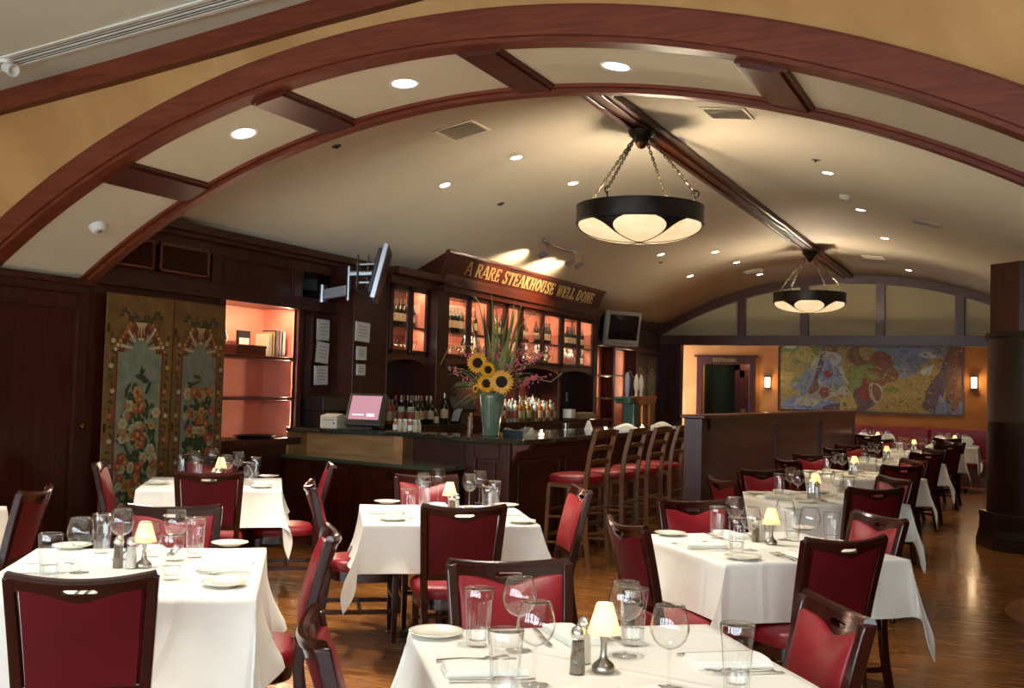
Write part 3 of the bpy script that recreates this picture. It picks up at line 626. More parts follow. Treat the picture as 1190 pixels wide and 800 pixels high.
def letters(parent, mt_, text, y, h, wtot, put, m=0):
    """lay the word out; put(s, t, d) maps letter plane coords and relief to space"""
    tw = sum((G[c][0]+.16) if c != ' ' else .5 for c in text); k = wtot/tw; s0 = y
    for c in text:
        if c == ' ': s0 += .5*k; continue
        w, st, sf = G[c]; mb_ = MB()
        segs = [(a, b, c2, d, t) for a, b, c2, d, t in st]+[(a, (.03 if q == 0 else .97), b, (.03 if q == 0 else .97), .06) for a, b, q in sf]
        for a, b, c2, d, t in segs:
            p0 = Vector((a, b)); p1 = Vector((c2, d)); dd = p1-p0
            if dd.length < 1e-6: continue
            n = Vector((-dd.y, dd.x)).normalized()*t*.5
            # thickness measured horizontally on stems, vertically on bars
            q = [p0+n, p1+n, p1-n, p0-n]
            vs_ = [put(s0+p.x*k, p.y*h, 0) for p in q]+[put(s0+p.x*k, p.y*h, .012) for p in q]
            mb_.add(vs_, [(0,1,2,3),(4,7,6,5),(0,4,5,1),(1,5,6,2),(2,6,7,3),(3,7,4,0)], m)
        mb_.build('letter', mt_, parent)
        s0 += (w+.16)*k
    return s0
sl = Vector((xt-xb, 0, zt_-.03-zb_-.022)); sln = sl.normalized(); nrm = Vector((sln.z, 0, -sln.x))
def put(s, t, d): 
    p = Vector((xb, 0, zb_+.02))+sln*(.05+t)+nrm*d; return Vector((p.x, s, p.z))
yA, yB = P(541,310,0,-5.96)[1]-10.5, P(689,345,0,-5.96)[1]-10.5
letters(sg, M['gold'], 'A RARE STEAKHOUSE WELL DONE', yA, .165, yB-yA, put)
# ================================================ track lights on the vault above the sign
tk = thing('track_light', 'silver ceiling track with three spotlights above the gold sign', 'track light', (-5.25, 12.0, vz(-5.25)-.05))
MB().tube([(0,-.3,0),(.02,0,-.01),(.05,.9,-.0)], .014, 8).ball((0,-.3,.02), .03).ball((.04,.45,.02), .03).build('rail', M['silver'], tk, smooth=True)
for dy in (-.3, .55, .85):
    m_ = MB(); a = Vector((.03,dy,0)); b = a+Vector((0,.03,-.12)); c = b+Vector((-.1,.02,-.05)); m_.tube([a, b], .007, 6); m_.tube([b, b+(c-b)*.5, c], [.018,.03,.036], 12)
    m_.build('spot_head', M['silver'], tk, smooth=True)
# ================================================ lit shelf unit near the box television
sh = thing('shelf_unit', 'lit salmon shelf unit below the box television', 'shelf unit', (-6.2, 15.9, 0))
def sb(m_, a, b): m_.box((a[0]+6.2,a[1]-15.9,a[2]), (b[0]+6.2,b[1]-15.9,b[2]))
m_ = MB()
for y in (15.9, 16.72, 17.9): sb(m_, (XL,y,0), (-6.18,y+.1,2.36))
sb(m_, (XL,15.9,2.27), (-6.18,18.0,2.36)); sb(m_, (XL,15.9,0), (-6.2,18.0,.9)); m_.build('frame', M['woodz'], sh, bevel=.004)
m_ = MB(); sb(m_, (XL+.005,15.95,.9), (XL+.015,17.95,2.3)); m_.build('back_panel', M['pink'], sh)
for y0, y1, z in ((16.0,16.72,1.8),(16.0,16.72,1.42),(16.82,17.9,1.82),(16.82,17.9,.9)): m_ = MB(); sb(m_, (XL+.01,y0,z-.03), (-6.2,y1,z)); m_.build('shelf', M['woodx'], sh)
# box television
tv = thing('box_television', 'silver box television on a shelf at the far end of the back bar', 'television', (-5.86, 16.15, 2.27)); tv.rotation_euler = (0, math.radians(8), math.radians(-28))
W, H = .74, .56
m_ = MB(); m_.box((-.03,-W/2,0),(.04,W/2,H)); m_.build('cabinet', mat('pale_grey_plastic', '#a3a19c', .4), tv, bevel=.012)
m_ = MB(); m_.slab(lambda u, v, s: Vector(((-.03 if not s else -.30), (u-.5)*W*(.95 if not s else .6), .02+v*(H-.04)*(1 if not s else .7)+(0 if not s else .06))), 1, 1); m_.build('tube_housing', M['darkgrey'], tv)
m_ = MB(); m_.slab(lambda u, v, s: Vector((.04+(.02*(1-(2*u-1)**2)*(1-(2*v-1)**2)+.002 if not s else 0), (u-.5)*W*.84, .1+v*(H-.16))), 10, 8); m_.build('screen', mat('dead_tube_screen', '#1c1a20', .12, spec=.7), tv, smooth=True)
m_ = MB(); m_.box((.04,-.2,.03),(.044,.2,.05)); m_.build('control_strip', M['grey'], tv)
# ================================================ main bar
XB = -3.74; BY0 = 8.02
bar = thing('bar', 'long dark wood bar with a black granite top behind the stools', 'bar', (XB, BY0, 0))
q = lambda x, y: (x-XB, y-BY0)
m_ = MB(); m_.prism([q(-3.98,8.22), q(-3.98,15.9), q(-4.5,15.9), q(-4.5,8.6), q(-4.38,8.22)], 2, 0, 1.04)
m_.build('body', M['woodz'], bar, bevel=.004)
m_ = MB()
for i in range(7):
    y0 = 8.4+i*1.06
    for a, b, c, d in ((y0,y0+.94,.16,.19),(y0,y0+.94,.86,.89),(y0,y0+.03,.16,.89),(y0+.91,y0+.94,.16,.89)): m_.box((-3.98-XB,a-BY0,c),(-3.96-XB,b-BY0,d))
m_.box((-4.0-XB,8.2-BY0,0),(-3.95-XB,15.9-BY0,.12)); m_.build('panelling', M['woodz'], bar, bevel=.003)
m_ = MB(); m_.box((-4.38-XB,8.19-BY0,0),(-4.28-XB,8.22-BY0,1.04)); m_.box((-4.06-XB,8.19-BY0,0),(-3.95-XB,8.26-BY0,1.04)); m_.box((-4.3-XB,8.19-BY0,.9),(-4.04-XB,8.22-BY0,1.04)); m_.box((-4.3-XB,8.19-BY0,0),(-4.04-XB,8.22-BY0,.16)); m_.box((-4.25-XB,8.195-BY0,.21),(-4.09-XB,8.215-BY0,.86))
m_.build('end_panel', M['woodz'], bar, bevel=.006)
m_ = MB()
for y, s_ in ((8.24,1),): m_.prism([(-3.98-XB,.86),(-3.98-XB,1.04),(-3.78-XB,1.04),(-3.80-XB,1.0),(-3.9-XB,.97),(-3.94-XB,.9)], 1, y-BY0, y-BY0+.07)
m_.build('corbel', M['woodx'], bar, bevel=.004)
top = [(XB,BY0),(XB,15.95),(-4.55,15.95),(-4.55,8.75),(-4.75,8.62),(-5.05,8.62),(XL+.28,8.62),(XL+.01,8.62),(XL+.01,8.27),(-5.35,8.40),(-4.95,8.36),(-4.42,BY0)]
m_ = MB(); m_.prism([q(*p) for p in top], 2, 1.045, 1.09); m_.build('granite_top', M['granite'], bar, bevel=.008)
m_ = MB(); m_.tube([(XB-.12-XB,8.3-BY0,.2),(XB-.12-XB,15.8-BY0,.2)], .022, 10)
for i in range(6): m_.tube([(-.12,.35+i*1.5,.2),(-.24,.35+i*1.5,.14)], .012, 6)
m_.build('foot_rail', M['brass'], bar, smooth=True)
# server station under the left part of the counter: tan recess, glass ledge, cupboards
st_ = thing('server_cabinet', 'dark cupboard with a glass ledge and pale recess under the end of the bar', 'cabinet', (-5.4, 8.3, 0))
s2 = lambda x, y: (x+5.4, y-8.3)
tanw = mat('unstained_oak', '#a5784a', .5, var='#8f6338', vscale=3, stretch=(1,6,6))
m_ = MB(); m_.prism([s2(XL+.01,8.25), s2(-4.42,7.78), s2(-4.42,8.18), s2(-4.52,8.6), s2(XL+.01,8.6)], 2, 0, .8); m_.build('body', M['woodz'], st_, bevel=.004)
m_ = MB(); m_.prism([s2(XL+.01,8.2), s2(-4.36,7.72), s2(-4.36,8.16), s2(-4.52,8.6), s2(XL+.01,8.6)], 2, .8, .835); m_.build('glass_ledge', mat('greenish_glass_ledge', '#3c4638', .08, spec=.8, coat=.6), st_, bevel=.004)
m_ = MB(); m_.box((XL+.02+5.4,.27,.835),(-5.2+5.4,.3,1.045)); m_.box((XL+.02+5.4,-.03,.835),(XL+.04+5.4,.3,1.045)); m_.build('recess_panel', tanw, st_)
m_ = MB(); m_.box((-5.24+5.4,.08,.835),(-5.14+5.4,.3,1.045)); m_.build('divider', tanw, st_)
m_ = MB(); m_.box((-5.14+5.4,.27,.835),(-4.5+5.4,.3,1.045)); m_.build('dark_recess', M['woodz'], st_)
dn = Vector((-4.42-XL, 7.78-8.25, 0)); dl = dn.length; ang = math.atan2(dn.y, dn.x)
for k in range(4):
    wd = dl/4-.04; mt = Matrix.Translation((XL+.01+5.4, 8.25-8.3, 0)) @ Matrix.Rotation(ang, 4, 'Z') @ Matrix.Translation((dl*k/4+.03, 0, 0))
    m_ = MB(); m_.box((0,-.02,.1),(wd,0,.76), 0, mt); d_ = m_.build('door', M['woodz'], st_, bevel=.003)
    m_ = MB()
    for a, b, c, d in ((0,.07,.1,.76),(wd-.07,wd,.1,.76),(0,wd,.1,.17),(0,wd,.69,.76)): m_.box((a,-.028,c),(b,-.018,d), 0, mt)
    m_.build('door_frame', M['woodz'], d_, bevel=.002)
    kx = wd-.035 if k % 2 == 0 else .035
    MB().lathe([(0,0),(.007,0),(.007,.014),(.014,.02),(.012,.03),(0,.033)], 10, (0,0,0), 0, mt @ Matrix.Translation((kx,-.028,.62)) @ Matrix.Rotation(PI/2,4,'X')).build('knob', M['brass'], d_, smooth=True)
# wall rack of black equipment beneath the certificates
rk = thing('equipment_rack', 'black electronic equipment stacked under the certificates', 'equipment', (XL+.02, 8.88, 1.09))
MB().box((0,-.38,.16),(.25,.2,.3)).build('upper_unit', M['black'], rk, bevel=.004); MB().box((0,-.38,0),(.25,-.1,.155)).build('lower_unit', M['black'], rk, bevel=.004)
m_ = MB()
for k in range(9): m_.box((.25,-.36,.17+k*.014),(.253,-.12,.175+k*.014))
m_.build('vent_slots', M['darkgrey'], rk)
# POS terminal
ps = thing('till_terminal', 'dark touch-screen till with a pink lit screen on the end of the bar', 'till', (-5.62, 8.46, 1.09)); ps.rotation_euler = (0,0,math.radians(8))
m_ = MB(); m_.prism([(-.12,0),(.10,0),(.06,.02),(-.08,.03)], 0, -.12, .12); m_.build('foot', M['black'], ps, bevel=.004)
tl = Matrix.Translation((0,-.03,.03)) @ Matrix.Rotation(math.radians(-22), 4, 'X')
m_ = MB(); m_.box((-.19,-.03,0),(.19,.05,.33), 0, tl); m_.box((-.17,.05,.02),(.17,.11,.28), 0, tl); hs = m_.build('housing', M['darkgrey'], ps, bevel=.012)
m_ = MB(); m_.box((-.155,-.034,.06),(.155,-.03,.3), 0, tl); m_.build('screen', emis('till_screen_glow', '#b3808c', .75), ps)
m_ = MB(); m_.box((-.12,-.036,.1),(.0,-.034,.112), 0, tl); m_.box((.03,-.036,.09),(.11,-.034,.12), 0, tl); m_.build('screen_text', emis('till_text_glow', '#e0d0e0', .9), ps)
pr_ = thing('receipt_printer', 'cream receipt printer beside the touch-screen till', 'printer', (-5.98, 8.47, 1.09)); pr_.rotation_euler = (0,0,.1)
m_ = MB(); m_.prism([(-.1,0),(.12,0),(.12,.1),(.02,.14),(-.1,.12)], 0, -.09, .09); m_.build('case', mat('cream_plastic', '#c9c5b4', .4), pr_, bevel=.006)
MB().box((-.06,-.104,.08),(.06,-.1,.085)).build('paper_slot', M['black'], pr_); MB().box((.05,-.103,.04),(.065,-.1,.055)).build('button', M['black'], pr_)
def vault_hit(px, py):
    d = ray(px, py); t = .5
    while t < 30:
        p = CAM+d*(t/abs(d.y))
        if abs(p.x-XC) < VR and p.z > vz(p.x): return p
        t += .004
def soffit_hit(px, py, R=6.2):
    d = ray(px, py); t = 3
    while t < 9:
        p = CAM+d*(t/abs(d.y))
        if p.z > ZC+math.sqrt(R*R-(p.x-XC)**2): return p
        t += .003
def normal_rot(x, zc): # local -Z looks down the surface normal towards the centre
    return math.atan2(x-XC, 1) if False else math.asin((x-XC)/(VR if zc == VZ else 6.2))
glow = emis('downlight_glow', (1, .86, .62), 14); glow_w = emis('downlight_glow_white', (1, .93, .8), 11)
def downlight(loc, tilt, r, power, label, group, g=glow, angle=95, color=(1,.8,.55), lamp=True):
    t = thing('downlight', label, 'ceiling light', loc, 0, group); t.rotation_euler = (0, tilt, 0)
    MB().lathe([(r*1.0,-.001),(r*1.22,-.006),(r*1.25,.0),(r*1.25,.004),(r*1.0,.004)], 28).build('trim_ring', M['white'], t, smooth=True)
    MB().lathe([(0,-.003),(r*.98,-.003),(r*.98,.003),(0,.003)], 24).build('lens', g, t)
    if lamp:
        l = bpy.data.lights.new('downlight_beam', 'SPOT'); l.energy = power; l.spot_size = math.radians(angle); l.spot_blend = .7; l.shadow_soft_size = r; l.color = color
        o = bpy.data.objects.new('downlight_beam', l); COL.objects.link(o); o.parent = t; o.location = (0,0,-.03)
    return t
for (px, py), l in (((470,97),'round recessed light in the arch panel left of the crown'),((716,77),'round recessed light in the crown panel of the arch'),((283,155),'round recessed light in the second arch panel from the left')):
    p = soffit_hit(px, py); downlight(p, math.asin((p.x-XC)/6.2), .072, 70 if px == 716 else 160, l, 'lights in the arch soffit', glow_w, 110, (1,.9,.75))
for px, py, l in ((517,215,'small recessed light low on the vault left of the pendant, nearest the arch'),(600,183,'small recessed light in the vault right of the square vent'),(666,213,'small recessed light in the vault just left of the near pendant chains'),(711,235,'small recessed light seen between the chains above the near pendant rim'),
        (831,293,'small recessed light right of the near pendant bowl, upper of the pair there'),(962,201,'small recessed light right of the beam, nearest the arch'),(1000,244,'small recessed light right of the beam below the smoke detector'),(1028,277,'small recessed light right of the beam, third towards the lunette'),
        (856,305,'small recessed light left of the beam above the far pendant, upper one'),(883,319,'small recessed light left of the beam nearest the lunette arch'),(802,321,'small recessed light on the lower vault left of the far pendant'),(1056,314,'small recessed light right of the beam nearest the lunette'),(768,296,'small recessed light below the near pendant bowl on the vault')):
    p = vault_hit(px, py); p.z = vz(p.x); downlight(p, math.asin((p.x-XC)/VR), .048, 55, l, 'small lights in the vault')
# lamps of the front room above the nearest tables
for x, y, e in ((-1.0,2.6,130),(-3.3,2.7,130),(-2.2,.6,50),(.6,2.2,20),(-5.2,3.4,50),(-4.8,.8,40)):
    downlight(Vector((x, y, band_z(x)-.002)), 0, .07, e, 'round recessed light in the pale ceiling of the front room', 'lights in the front room ceiling', glow_w, 80, (1,.93,.82))
# detectors
for p, tl, nm, l, c in ((soffit_hit(113,262), 6.2, 'smoke_detector', 'white round detector on the lowest left arch panel', 'detector'),(vault_hit(982,227), VR, 'smoke_detector', 'white round detector on the vault right of the beam', 'detector')):
    t = thing(nm, l, c, p); t.rotation_euler = (0, math.asin((p.x-XC)/tl), 0)
    MB().lathe([(0,-.05),(.035,-.05),(.05,-.038),(.055,-.02),(.06,-.012),(.06,0),(0,0)], 28).build('body', M['white'], t, smooth=True)
    MB().lathe([(0,-.056),(.018,-.056),(.02,-.048),(0,-.048)], 16).build('sensor', M['grey'], t)
for px, py, l in ((391,170,'dark round sprinkler plate on the vault near the arch'),(582,237,'dark round sprinkler plate in the middle of the left vault'),(948,186,'dark round sprinkler plate right of the beam'),(768,305,'dark round sprinkler plate under the near pendant')):
    p = vault_hit(px, py); t = thing('sprinkler', l, 'sprinkler', p, 0, 'sprinkler plates'); t.rotation_euler = (0, math.asin((p.x-XC)/VR), 0)
    MB().lathe([(0,-.004),(.035,-.004),(.045,.001),(0,.001)], 20).build('plate', M['darkgrey'], t); MB().lathe([(0,-.02),(.01,-.02),(.012,-.004),(0,-.004)], 10).build('head', M['darkgrey'], t)
vm = mat('ceiling_vent_grey', '#8f877a', .6)
for px, py, w, l in ((537,151,.36,'square ceiling vent on the left side of the vault'),(845,131,.36,'square ceiling vent right of the beam close to the arch'),(1077,260,.34,'square ceiling vent low on the right of the vault'),(1015,299,.34,'small ceiling vent above the lunette, right of the beam'),(876,315,.32,'small ceiling vent above the lunette, left of the far pendant')):
    p = vault_hit(px, py); t = thing('ceiling_vent', l, 'vent', p, 0, 'vault vents'); t.rotation_euler = (0, math.asin((p.x-XC)/VR), 0)
    m_ = MB()
    for a, b, c, d in ((-1,1,-1,-.88),(-1,1,.88,1),(-1,-.88,-1,1),(.88,1,-1,1)): m_.box((a*w/2,c*w/2,-.012),(b*w/2,d*w/2,.002))
    m_.build('frame', M['creamvault'], t)
    m_ = MB(); m_.box((-w*.44,-w*.44,-.002),(w*.44,w*.44,.002))
    for k in range(9): y = -w*.42+k*w*.84/8; m_.box((-w*.44,y-.005,-.009),(w*.44,y+.005,-.003))
    m_.build('grille', vm, t)
# slot diffuser and fitting on the front ceiling
sx0, sx1 = -6.1, -2.6
t = thing('slot_diffuser', 'long linear air slot in the pale ceiling at top left', 'vent', (sx0, 4.62, band_z(sx0)-.004)); t.rotation_euler = (0, -math.atan2(band_z(sx1)-band_z(sx0), sx1-sx0), math.radians(1.5))
L_ = 3.5
m_ = MB(); m_.box((0,-.09,-.008),(L_,-.06,.004)); m_.box((0,.06,-.008),(L_,.09,.004)); m_.box((0,-.008,-.008),(L_,.008,.004)); m_.box((-.03,-.09,-.008),(0,.09,.004)); m_.build('frame', M['white'], t)
m_ = MB(); m_.box((0,-.06,-.002),(L_,-.008,.001)); m_.box((0,.008,-.002),(L_,.06,.001)); m_.build('slot', M['black'], t)
m_ = MB(); m_.box((0,-.04,-.006),(L_,-.03,-.001)); m_.box((0,.03,-.006),(L_,.04,-.001)); m_.build('blade', M['frontceil'], t)
p = P(6,80,2,3.47); t = thing('spotlight', 'small white ceiling spotlight at the top left edge', 'spotlight', (p.x, p.y, band_z(p.x)))
MB().lathe([(0,-.03),(.045,-.03),(.05,0),(0,0)], 20).build('mount', M['white'], t, smooth=True)
MB().lathe([(0,0),(.03,0),(.042,.09),(.036,.09),(0,.05)], 20, (0,0,0), 0, Matrix.Translation((0,0,-.05)) @ Matrix.Rotation(math.radians(110),4,'Y')).build('head', M['white'], t, smooth=True)
# ------------------------------------------------ pendants
def shade_mat():
    m = bpy.data.materials.new('alabaster_glass_lit'); m.use_nodes = True; nt = m.node_tree; N = nt.nodes; L = nt.links; b = N['Principled BSDF']
    no = N.new('ShaderNodeTexNoise'); no.inputs['Scale'].default_value = 9; no.inputs['Detail'].default_value = 6
    r = N.new('ShaderNodeValToRGB'); r.color_ramp.elements[0].color = (1,.66,.32,1); r.color_ramp.elements[1].color = (1,.82,.5,1); r.color_ramp.elements[0].position = .35; r.color_ramp.elements[1].position = .6
    tc = N.new('ShaderNodeTexCoord'); L.new(tc.outputs['Object'], no.inputs['Vector']); L.new(no.outputs['Fac'], r.inputs[0]); L.new(r.outputs[0], b.inputs['Emission Color']); b.inputs['Emission Strength'].default_value = .43
    b.inputs['Base Color'].default_value = (.7,.6,.45,1); b.inputs['Roughness'].default_value = .4; return m
shm = shade_mat()
def link_chain(mb_, a, b, n, r=.0055):
    a, b = Vector(a), Vector(b); d = (b-a)/n; t = d.normalized(); s1 = t.cross(Vector((0,1,.01))).normalized(); s2 = t.cross(s1)
    for i in range(n):
        c = a+d*(i+.5); s_ = s1 if i % 2 else s2; hl = d.length*.68; w = d.length*.34
        pts = []
        for k in range(8):
            an = 2*PI*k/8; pts.append(c+t*hl*math.cos(an)+s_*w*math.sin(an))
        mb_.tube(pts, r, 5, 0, True)
def pendant(y, zc, label, nlk, rot):
    R = .53; zt = 3.7
    t = thing('pendant_light', label, 'pendant light', (XC, y, zc), math.radians(rot), 'bronze bowl pendants')
    # local z=0 : top edge of rim
    up = zt-zc
    MB().lathe([(0,up-.10),(.05,up-.10),(.075,up-.06),(.10,up-.04),(.115,up),(0,up)], 28).build('canopy', M['bronze'], t, smooth=True)
    MB().lathe([(0,up-.15),(.03,up-.14),(.055,up-.10),(0,up-.10)], 20).build('canopy_boss', M['brass'], t, smooth=True)
    MB().lathe([(R-.012,0),(R+.004,.0),(R+.004,-.012),(R,-.015),(R,-.135),(R+.004,-.14),(R+.004,-.15),(R-.012,-.15),(R-.012,0)], 64).build('rim', M['bronze'], t, smooth=True)
    # bowl profile
    D = .145
    def bp(u, a, rr=0): # u 0 rim..1 bottom
        r = (R-.012+rr)*math.cos(u*PI/2)**.9 if u < 1 else 0.0
        return Vector((r*math.cos(a), r*math.sin(a), -.15-(D+rr)*math.sin(u*PI/2)))
    nP = 6; MB_ = MB()
    for k in range(nP):
        a0 = 2*PI*k/nP
        m_ = MB(); m_.slab(lambda u, v, s: bp(v*.999, a0+2*PI/nP*u, -.004 if s else 0), 10, 10); m_.build('glass_panel', shm, t, smooth='all')
    m_ = MB()
    for k in range(nP):
        a0 = 2*PI*k/nP
        # rib flares to wide spandrels at the rim
        def rib(u, v, s): 
            w = .012+(.30*(1-v)**5); r = max(.02, (R-.012)*math.cos(v*PI/2)**.9)
            hw = min(PI/nP*.86, w*.5/r*R*.9 if v > .5 else w*.9)
            a = a0+(u-.5)*2*hw; return bp(v*.985, a, .006 if not s else .001)
        m_.slab(rib, 6, 14)
    m_.lathe([(0,-.15-D-.012),(.02,-.15-D-.008),(.03,-.15-D),(.0,-.15-D+.003)], 16)
    m_.build('ribs', M['bronze'], t, smooth='all')
    for k in range(4):
        a = PI/4+PI/2*k+.25; e = Vector(((R-.02)*math.cos(a), (R-.02)*math.sin(a), .07)); s0 = Vector((.09*math.cos(a), .09*math.sin(a), up-.07))
        m_ = MB(); link_chain(m_, s0, e, nlk); m_.build('chain', M['chainmetal'], t)
        hk = MB(); hk.tube([(e.x,e.y,-.05),(e.x,e.y,.03),(e.x,e.y,.05)], .008, 6)
        tg = Vector((math.cos(a), math.sin(a), 0)); hk.tube([e+tg*(.035*math.cos(q_)-.0)+Vector((0,0,.03*math.sin(q_)-.01)) for q_ in [PI*1.0-i*PI*1.35/8 for i in range(9)]], .006, 6); hk.build('hook', M['bronze'], t, smooth=True)
    l = bpy.data.lights.new('pendant_lamp', 'POINT'); l.energy = 230; l.color = (1,.83,.6); l.shadow_soft_size = .05
    o = bpy.data.objects.new('pendant_lamp', l); COL.objects.link(o); o.parent = t; o.location = (0,0,-.02)
    return t
pendant(8.35, 3.06, 'large bronze bowl pendant on chains, the nearer one', 22, 19)
pendant(16.2, 3.08, 'bronze bowl pendant on chains in front of the lunette, the farther one', 22, 10)
# spots on the sign
for dy in (-.25, .6, .9):
    l = bpy.data.lights.new('sign_spot', 'SPOT'); l.energy = 34; l.spot_size = math.radians(110); l.spot_blend = .8; l.shadow_soft_size = .03; l.color = (1,.78,.5)
    o = bpy.data.objects.new('sign_spot', l); COL.objects.link(o); src = Vector((-5.37, 12.0+dy+.06, vz(-5.25)-.25)); o.location = src
    o.rotation_euler = (Vector((-6.0, 12.0+dy+.1, 2.95))-src).to_track_quat('-Z', 'Y').to_euler()
# salmon niches : strip lamps inside
def strip(loc, sx, sy, e, rot, color=(1,.70,.46)):
    l = bpy.data.lights.new('strip_lamp', 'AREA'); l.shape = 'RECTANGLE'; l.size = sx; l.size_y = sy; l.energy = e; l.color = color
    o = bpy.data.objects.new('strip_lamp', l); COL.objects.link(o); o.location = loc; o.rotation_euler = rot; return o
strip((XL-.05, (NY0+NY1)/2, NZ1-.03), .04, .9, 5, (0, math.radians(20), 0))
for z0, z1 in ((1.0,1.34),(1.4,1.72),(1.8,2.2)): strip((XL-.06, NY1-.03, (z0+z1)/2), .03, z1-z0, 2.2, (math.radians(-90), 0, math.radians(35)))
strip((XL+.14, 17.85, 1.8), .03, .8, 2.5, (math.radians(-90),0,math.radians(20))); strip((XL+.14, 16.65, 1.7), .03, .8, 2.5, (math.radians(-90),0,math.radians(20)))
# far bay: lamps behind the lunette wash the orange wall
for x in (-2.6,-1.3):
    l = bpy.data.lights.new('wall_washer', 'AREA'); l.size = .12; l.energy = 5; l.color = (1,.78,.5)
    o = bpy.data.objects.new('wall_washer', l); COL.objects.link(o); o.location = (x, YL+.45, 2.6); o.rotation_euler = (math.radians(-28), 0, 0)
l = bpy.data.lights.new('lobby_lamp', 'POINT'); l.energy = 12; l.color = (1,.75,.5); l.shadow_soft_size = .1; o = bpy.data.objects.new('lobby_lamp', l); COL.objects.link(o); o.location = (-5.2, YW+.7, 2.3)
# daylight: sky outside the windows behind the camera
w = bpy.data.worlds.new('daylight'); sc.world = w; w.use_nodes = True; bg = w.node_tree.nodes['Background']; bg.inputs[0].default_value = (.78,.9,1,1); bg.inputs[1].default_value = 9.8
for a, b in wins:
    l = bpy.data.lights.new('window_portal', 'AREA'); l.shape = 'RECTANGLE'; l.size = b-a; l.size_y = 2.1; l.cycles.is_portal = True
    o = bpy.data.objects.new('window_portal', l); COL.objects.link(o); o.location = ((a+b)/2, -4.22, 1.85); o.rotation_euler = (math.radians(90), 0, 0)
# ================================================ bottles
def bottle(name, glass, lab, kind='wine', cap='foil'):
    t = thing(name, '', 'bottle')
    if kind == 'wine': pf_ = [(0,0),(.036,0),(.038,.01),(.038,.18),(.034,.205),(.018,.235),(.0145,.25),(.0145,.30),(.016,.302),(.016,.31),(0,.31)]; L0, L1, cz = .06, .15, .26
    elif kind == 'spirit': pf_ = [(0,0),(.04,0),(.042,.01),(.042,.17),(.036,.195),(.016,.215),(.014,.26),(.014,.265),(0,.265)]; L0, L1, cz = .04, .14, .24
    elif kind == 'small': pf_ = [(0,0),(.022,0),(.023,.008),(.023,.075),(.012,.095),(.011,.11),(0,.11)]; L0, L1, cz = .01, .06, .095
    else: pf_ = [(0,0),(.044,0),(.046,.02),(.04,.12),(.03,.16),(.013,.19),(.013,.25),(0,.25)]; L0, L1, cz = .03, .09, .22
    top = pf_[-1][1]
    MB().lathe(pf_, 14).build('body', glass, t, smooth=True)
    if lab: r = pf_[3][0]+.0008; MB().lathe([(r-.001,L0),(r,L0),(r,L1),(r-.001,L1)], 14).build('label', lab, t, smooth=True)
    MB().lathe([(0,cz),(pf_[-2][0]+.0015,cz),(pf_[-2][0]+.0015,top+.004),(0,top+.004)], 10).build('cap', M[cap], t, smooth=True)
    return Proto(t)
M['redlabel'] = mat('dull_red_label', '#8a4a38', .6); M['yellow'] = mat('yellow_label', '#b59a4a', .6); M['whitecap'] = mat('white_cap', '#cfcdc6', .4); M['goldlabel'] = mat('gold_paper_label', '#a88a50', .5)
B = [bottle('wine_bottle', M['green_glass'], M['label']), bottle('wine_bottle', M['brown_glass'], M['goldlabel'], 'wine', 'piping'), bottle('spirit_bottle', M['clear_bottle'], M['redlabel'], 'spirit', 'whitecap'),
     bottle('spirit_bottle', M['amber_glass'], M['label'], 'spirit'), bottle('liqueur_bottle', M['olive_glass'], M['yellow'], 'round', 'brass'), bottle('spirit_bottle', M['clear_bottle'], None, 'spirit', 'chrome')]
BL = 'left of the vase'
names = {0:'dark green wine bottle', 1:'brown wine bottle', 2:'red-labelled spirit bottle', 3:'amber spirit bottle', 4:'squat olive bottle', 5:'plain clear spirit bottle'}
# long row left of the vase: positions from the photo on the back counter
row = [(441,0),(447,2),(454,2),(459,1),(465,0),(470,0),(476,1),(483,0),(486,0),(489,1),(495,0),(500,0)]
for i, (px, k) in enumerate(row):
    p = P(px, 486, 0, -5.86 if i % 2 else -5.98)
    B[k].put((p.x, max(p.y, 9.7), 1.1), 0, '%s in the row %s' % (names[k], BL), 'bottles left of the vase, '+names[k])
for i in range(10):
    k = rnd.choice((0,1,0,3)); B[k].put((-6.16+rnd.uniform(-.02,.02), 9.72+i*.085, 1.1), 0, '%s in the back rank %s' % (names[k], BL), 'bottles in the back rank, '+names[k])
p = P(516, 488, 0, -5.86); B[0].put((p.x, p.y, 1.1), 0, 'tall lone dark wine bottle left of the bar computer', 'lone bottle', 1.12)
p = P(506, 488, 0, -5.86); bsm = bottle('beer_bottle', M['brown_glass'], M['label'], 'small'); bsm.put((p.x, p.y, 1.1), 0, 'short dark bottle with a white label beside the tall lone wine bottle', None, 1.5)
# central display of spirits behind the flowers, stepped
tier = thing('bottle_riser', 'stepped riser holding the spirit bottles behind the flowers', 'riser', (-6.1, 12.85, 1.1))
MB().box((-.2,-.95,0),(-.02,.95,.06)).build('upper_step', M['woodx'], tier); MB().box((-.02,-.95,0),(.1,.95,.025)).build('lower_step', M['woodx'], tier)
for rk_, (x, z, n) in enumerate(((-6.2,1.16,15),(-6.06,1.125,15),(-5.92,1.10,14))):
    for i in range(n):
        k = rnd.choice((2,3,4,5,5,2,3)); y = 11.98+1.75*(i+.5)/n+rnd.uniform(-.012,.012)
        B[k].put((x, y, z), rnd.random()*6, '%s in the %s rank behind the flowers' % (names[k], ('back','middle','front')[rk_]), 'bottles %d behind the flowers, %s' % (rk_, names[k]), rnd.uniform(.9,1.08))
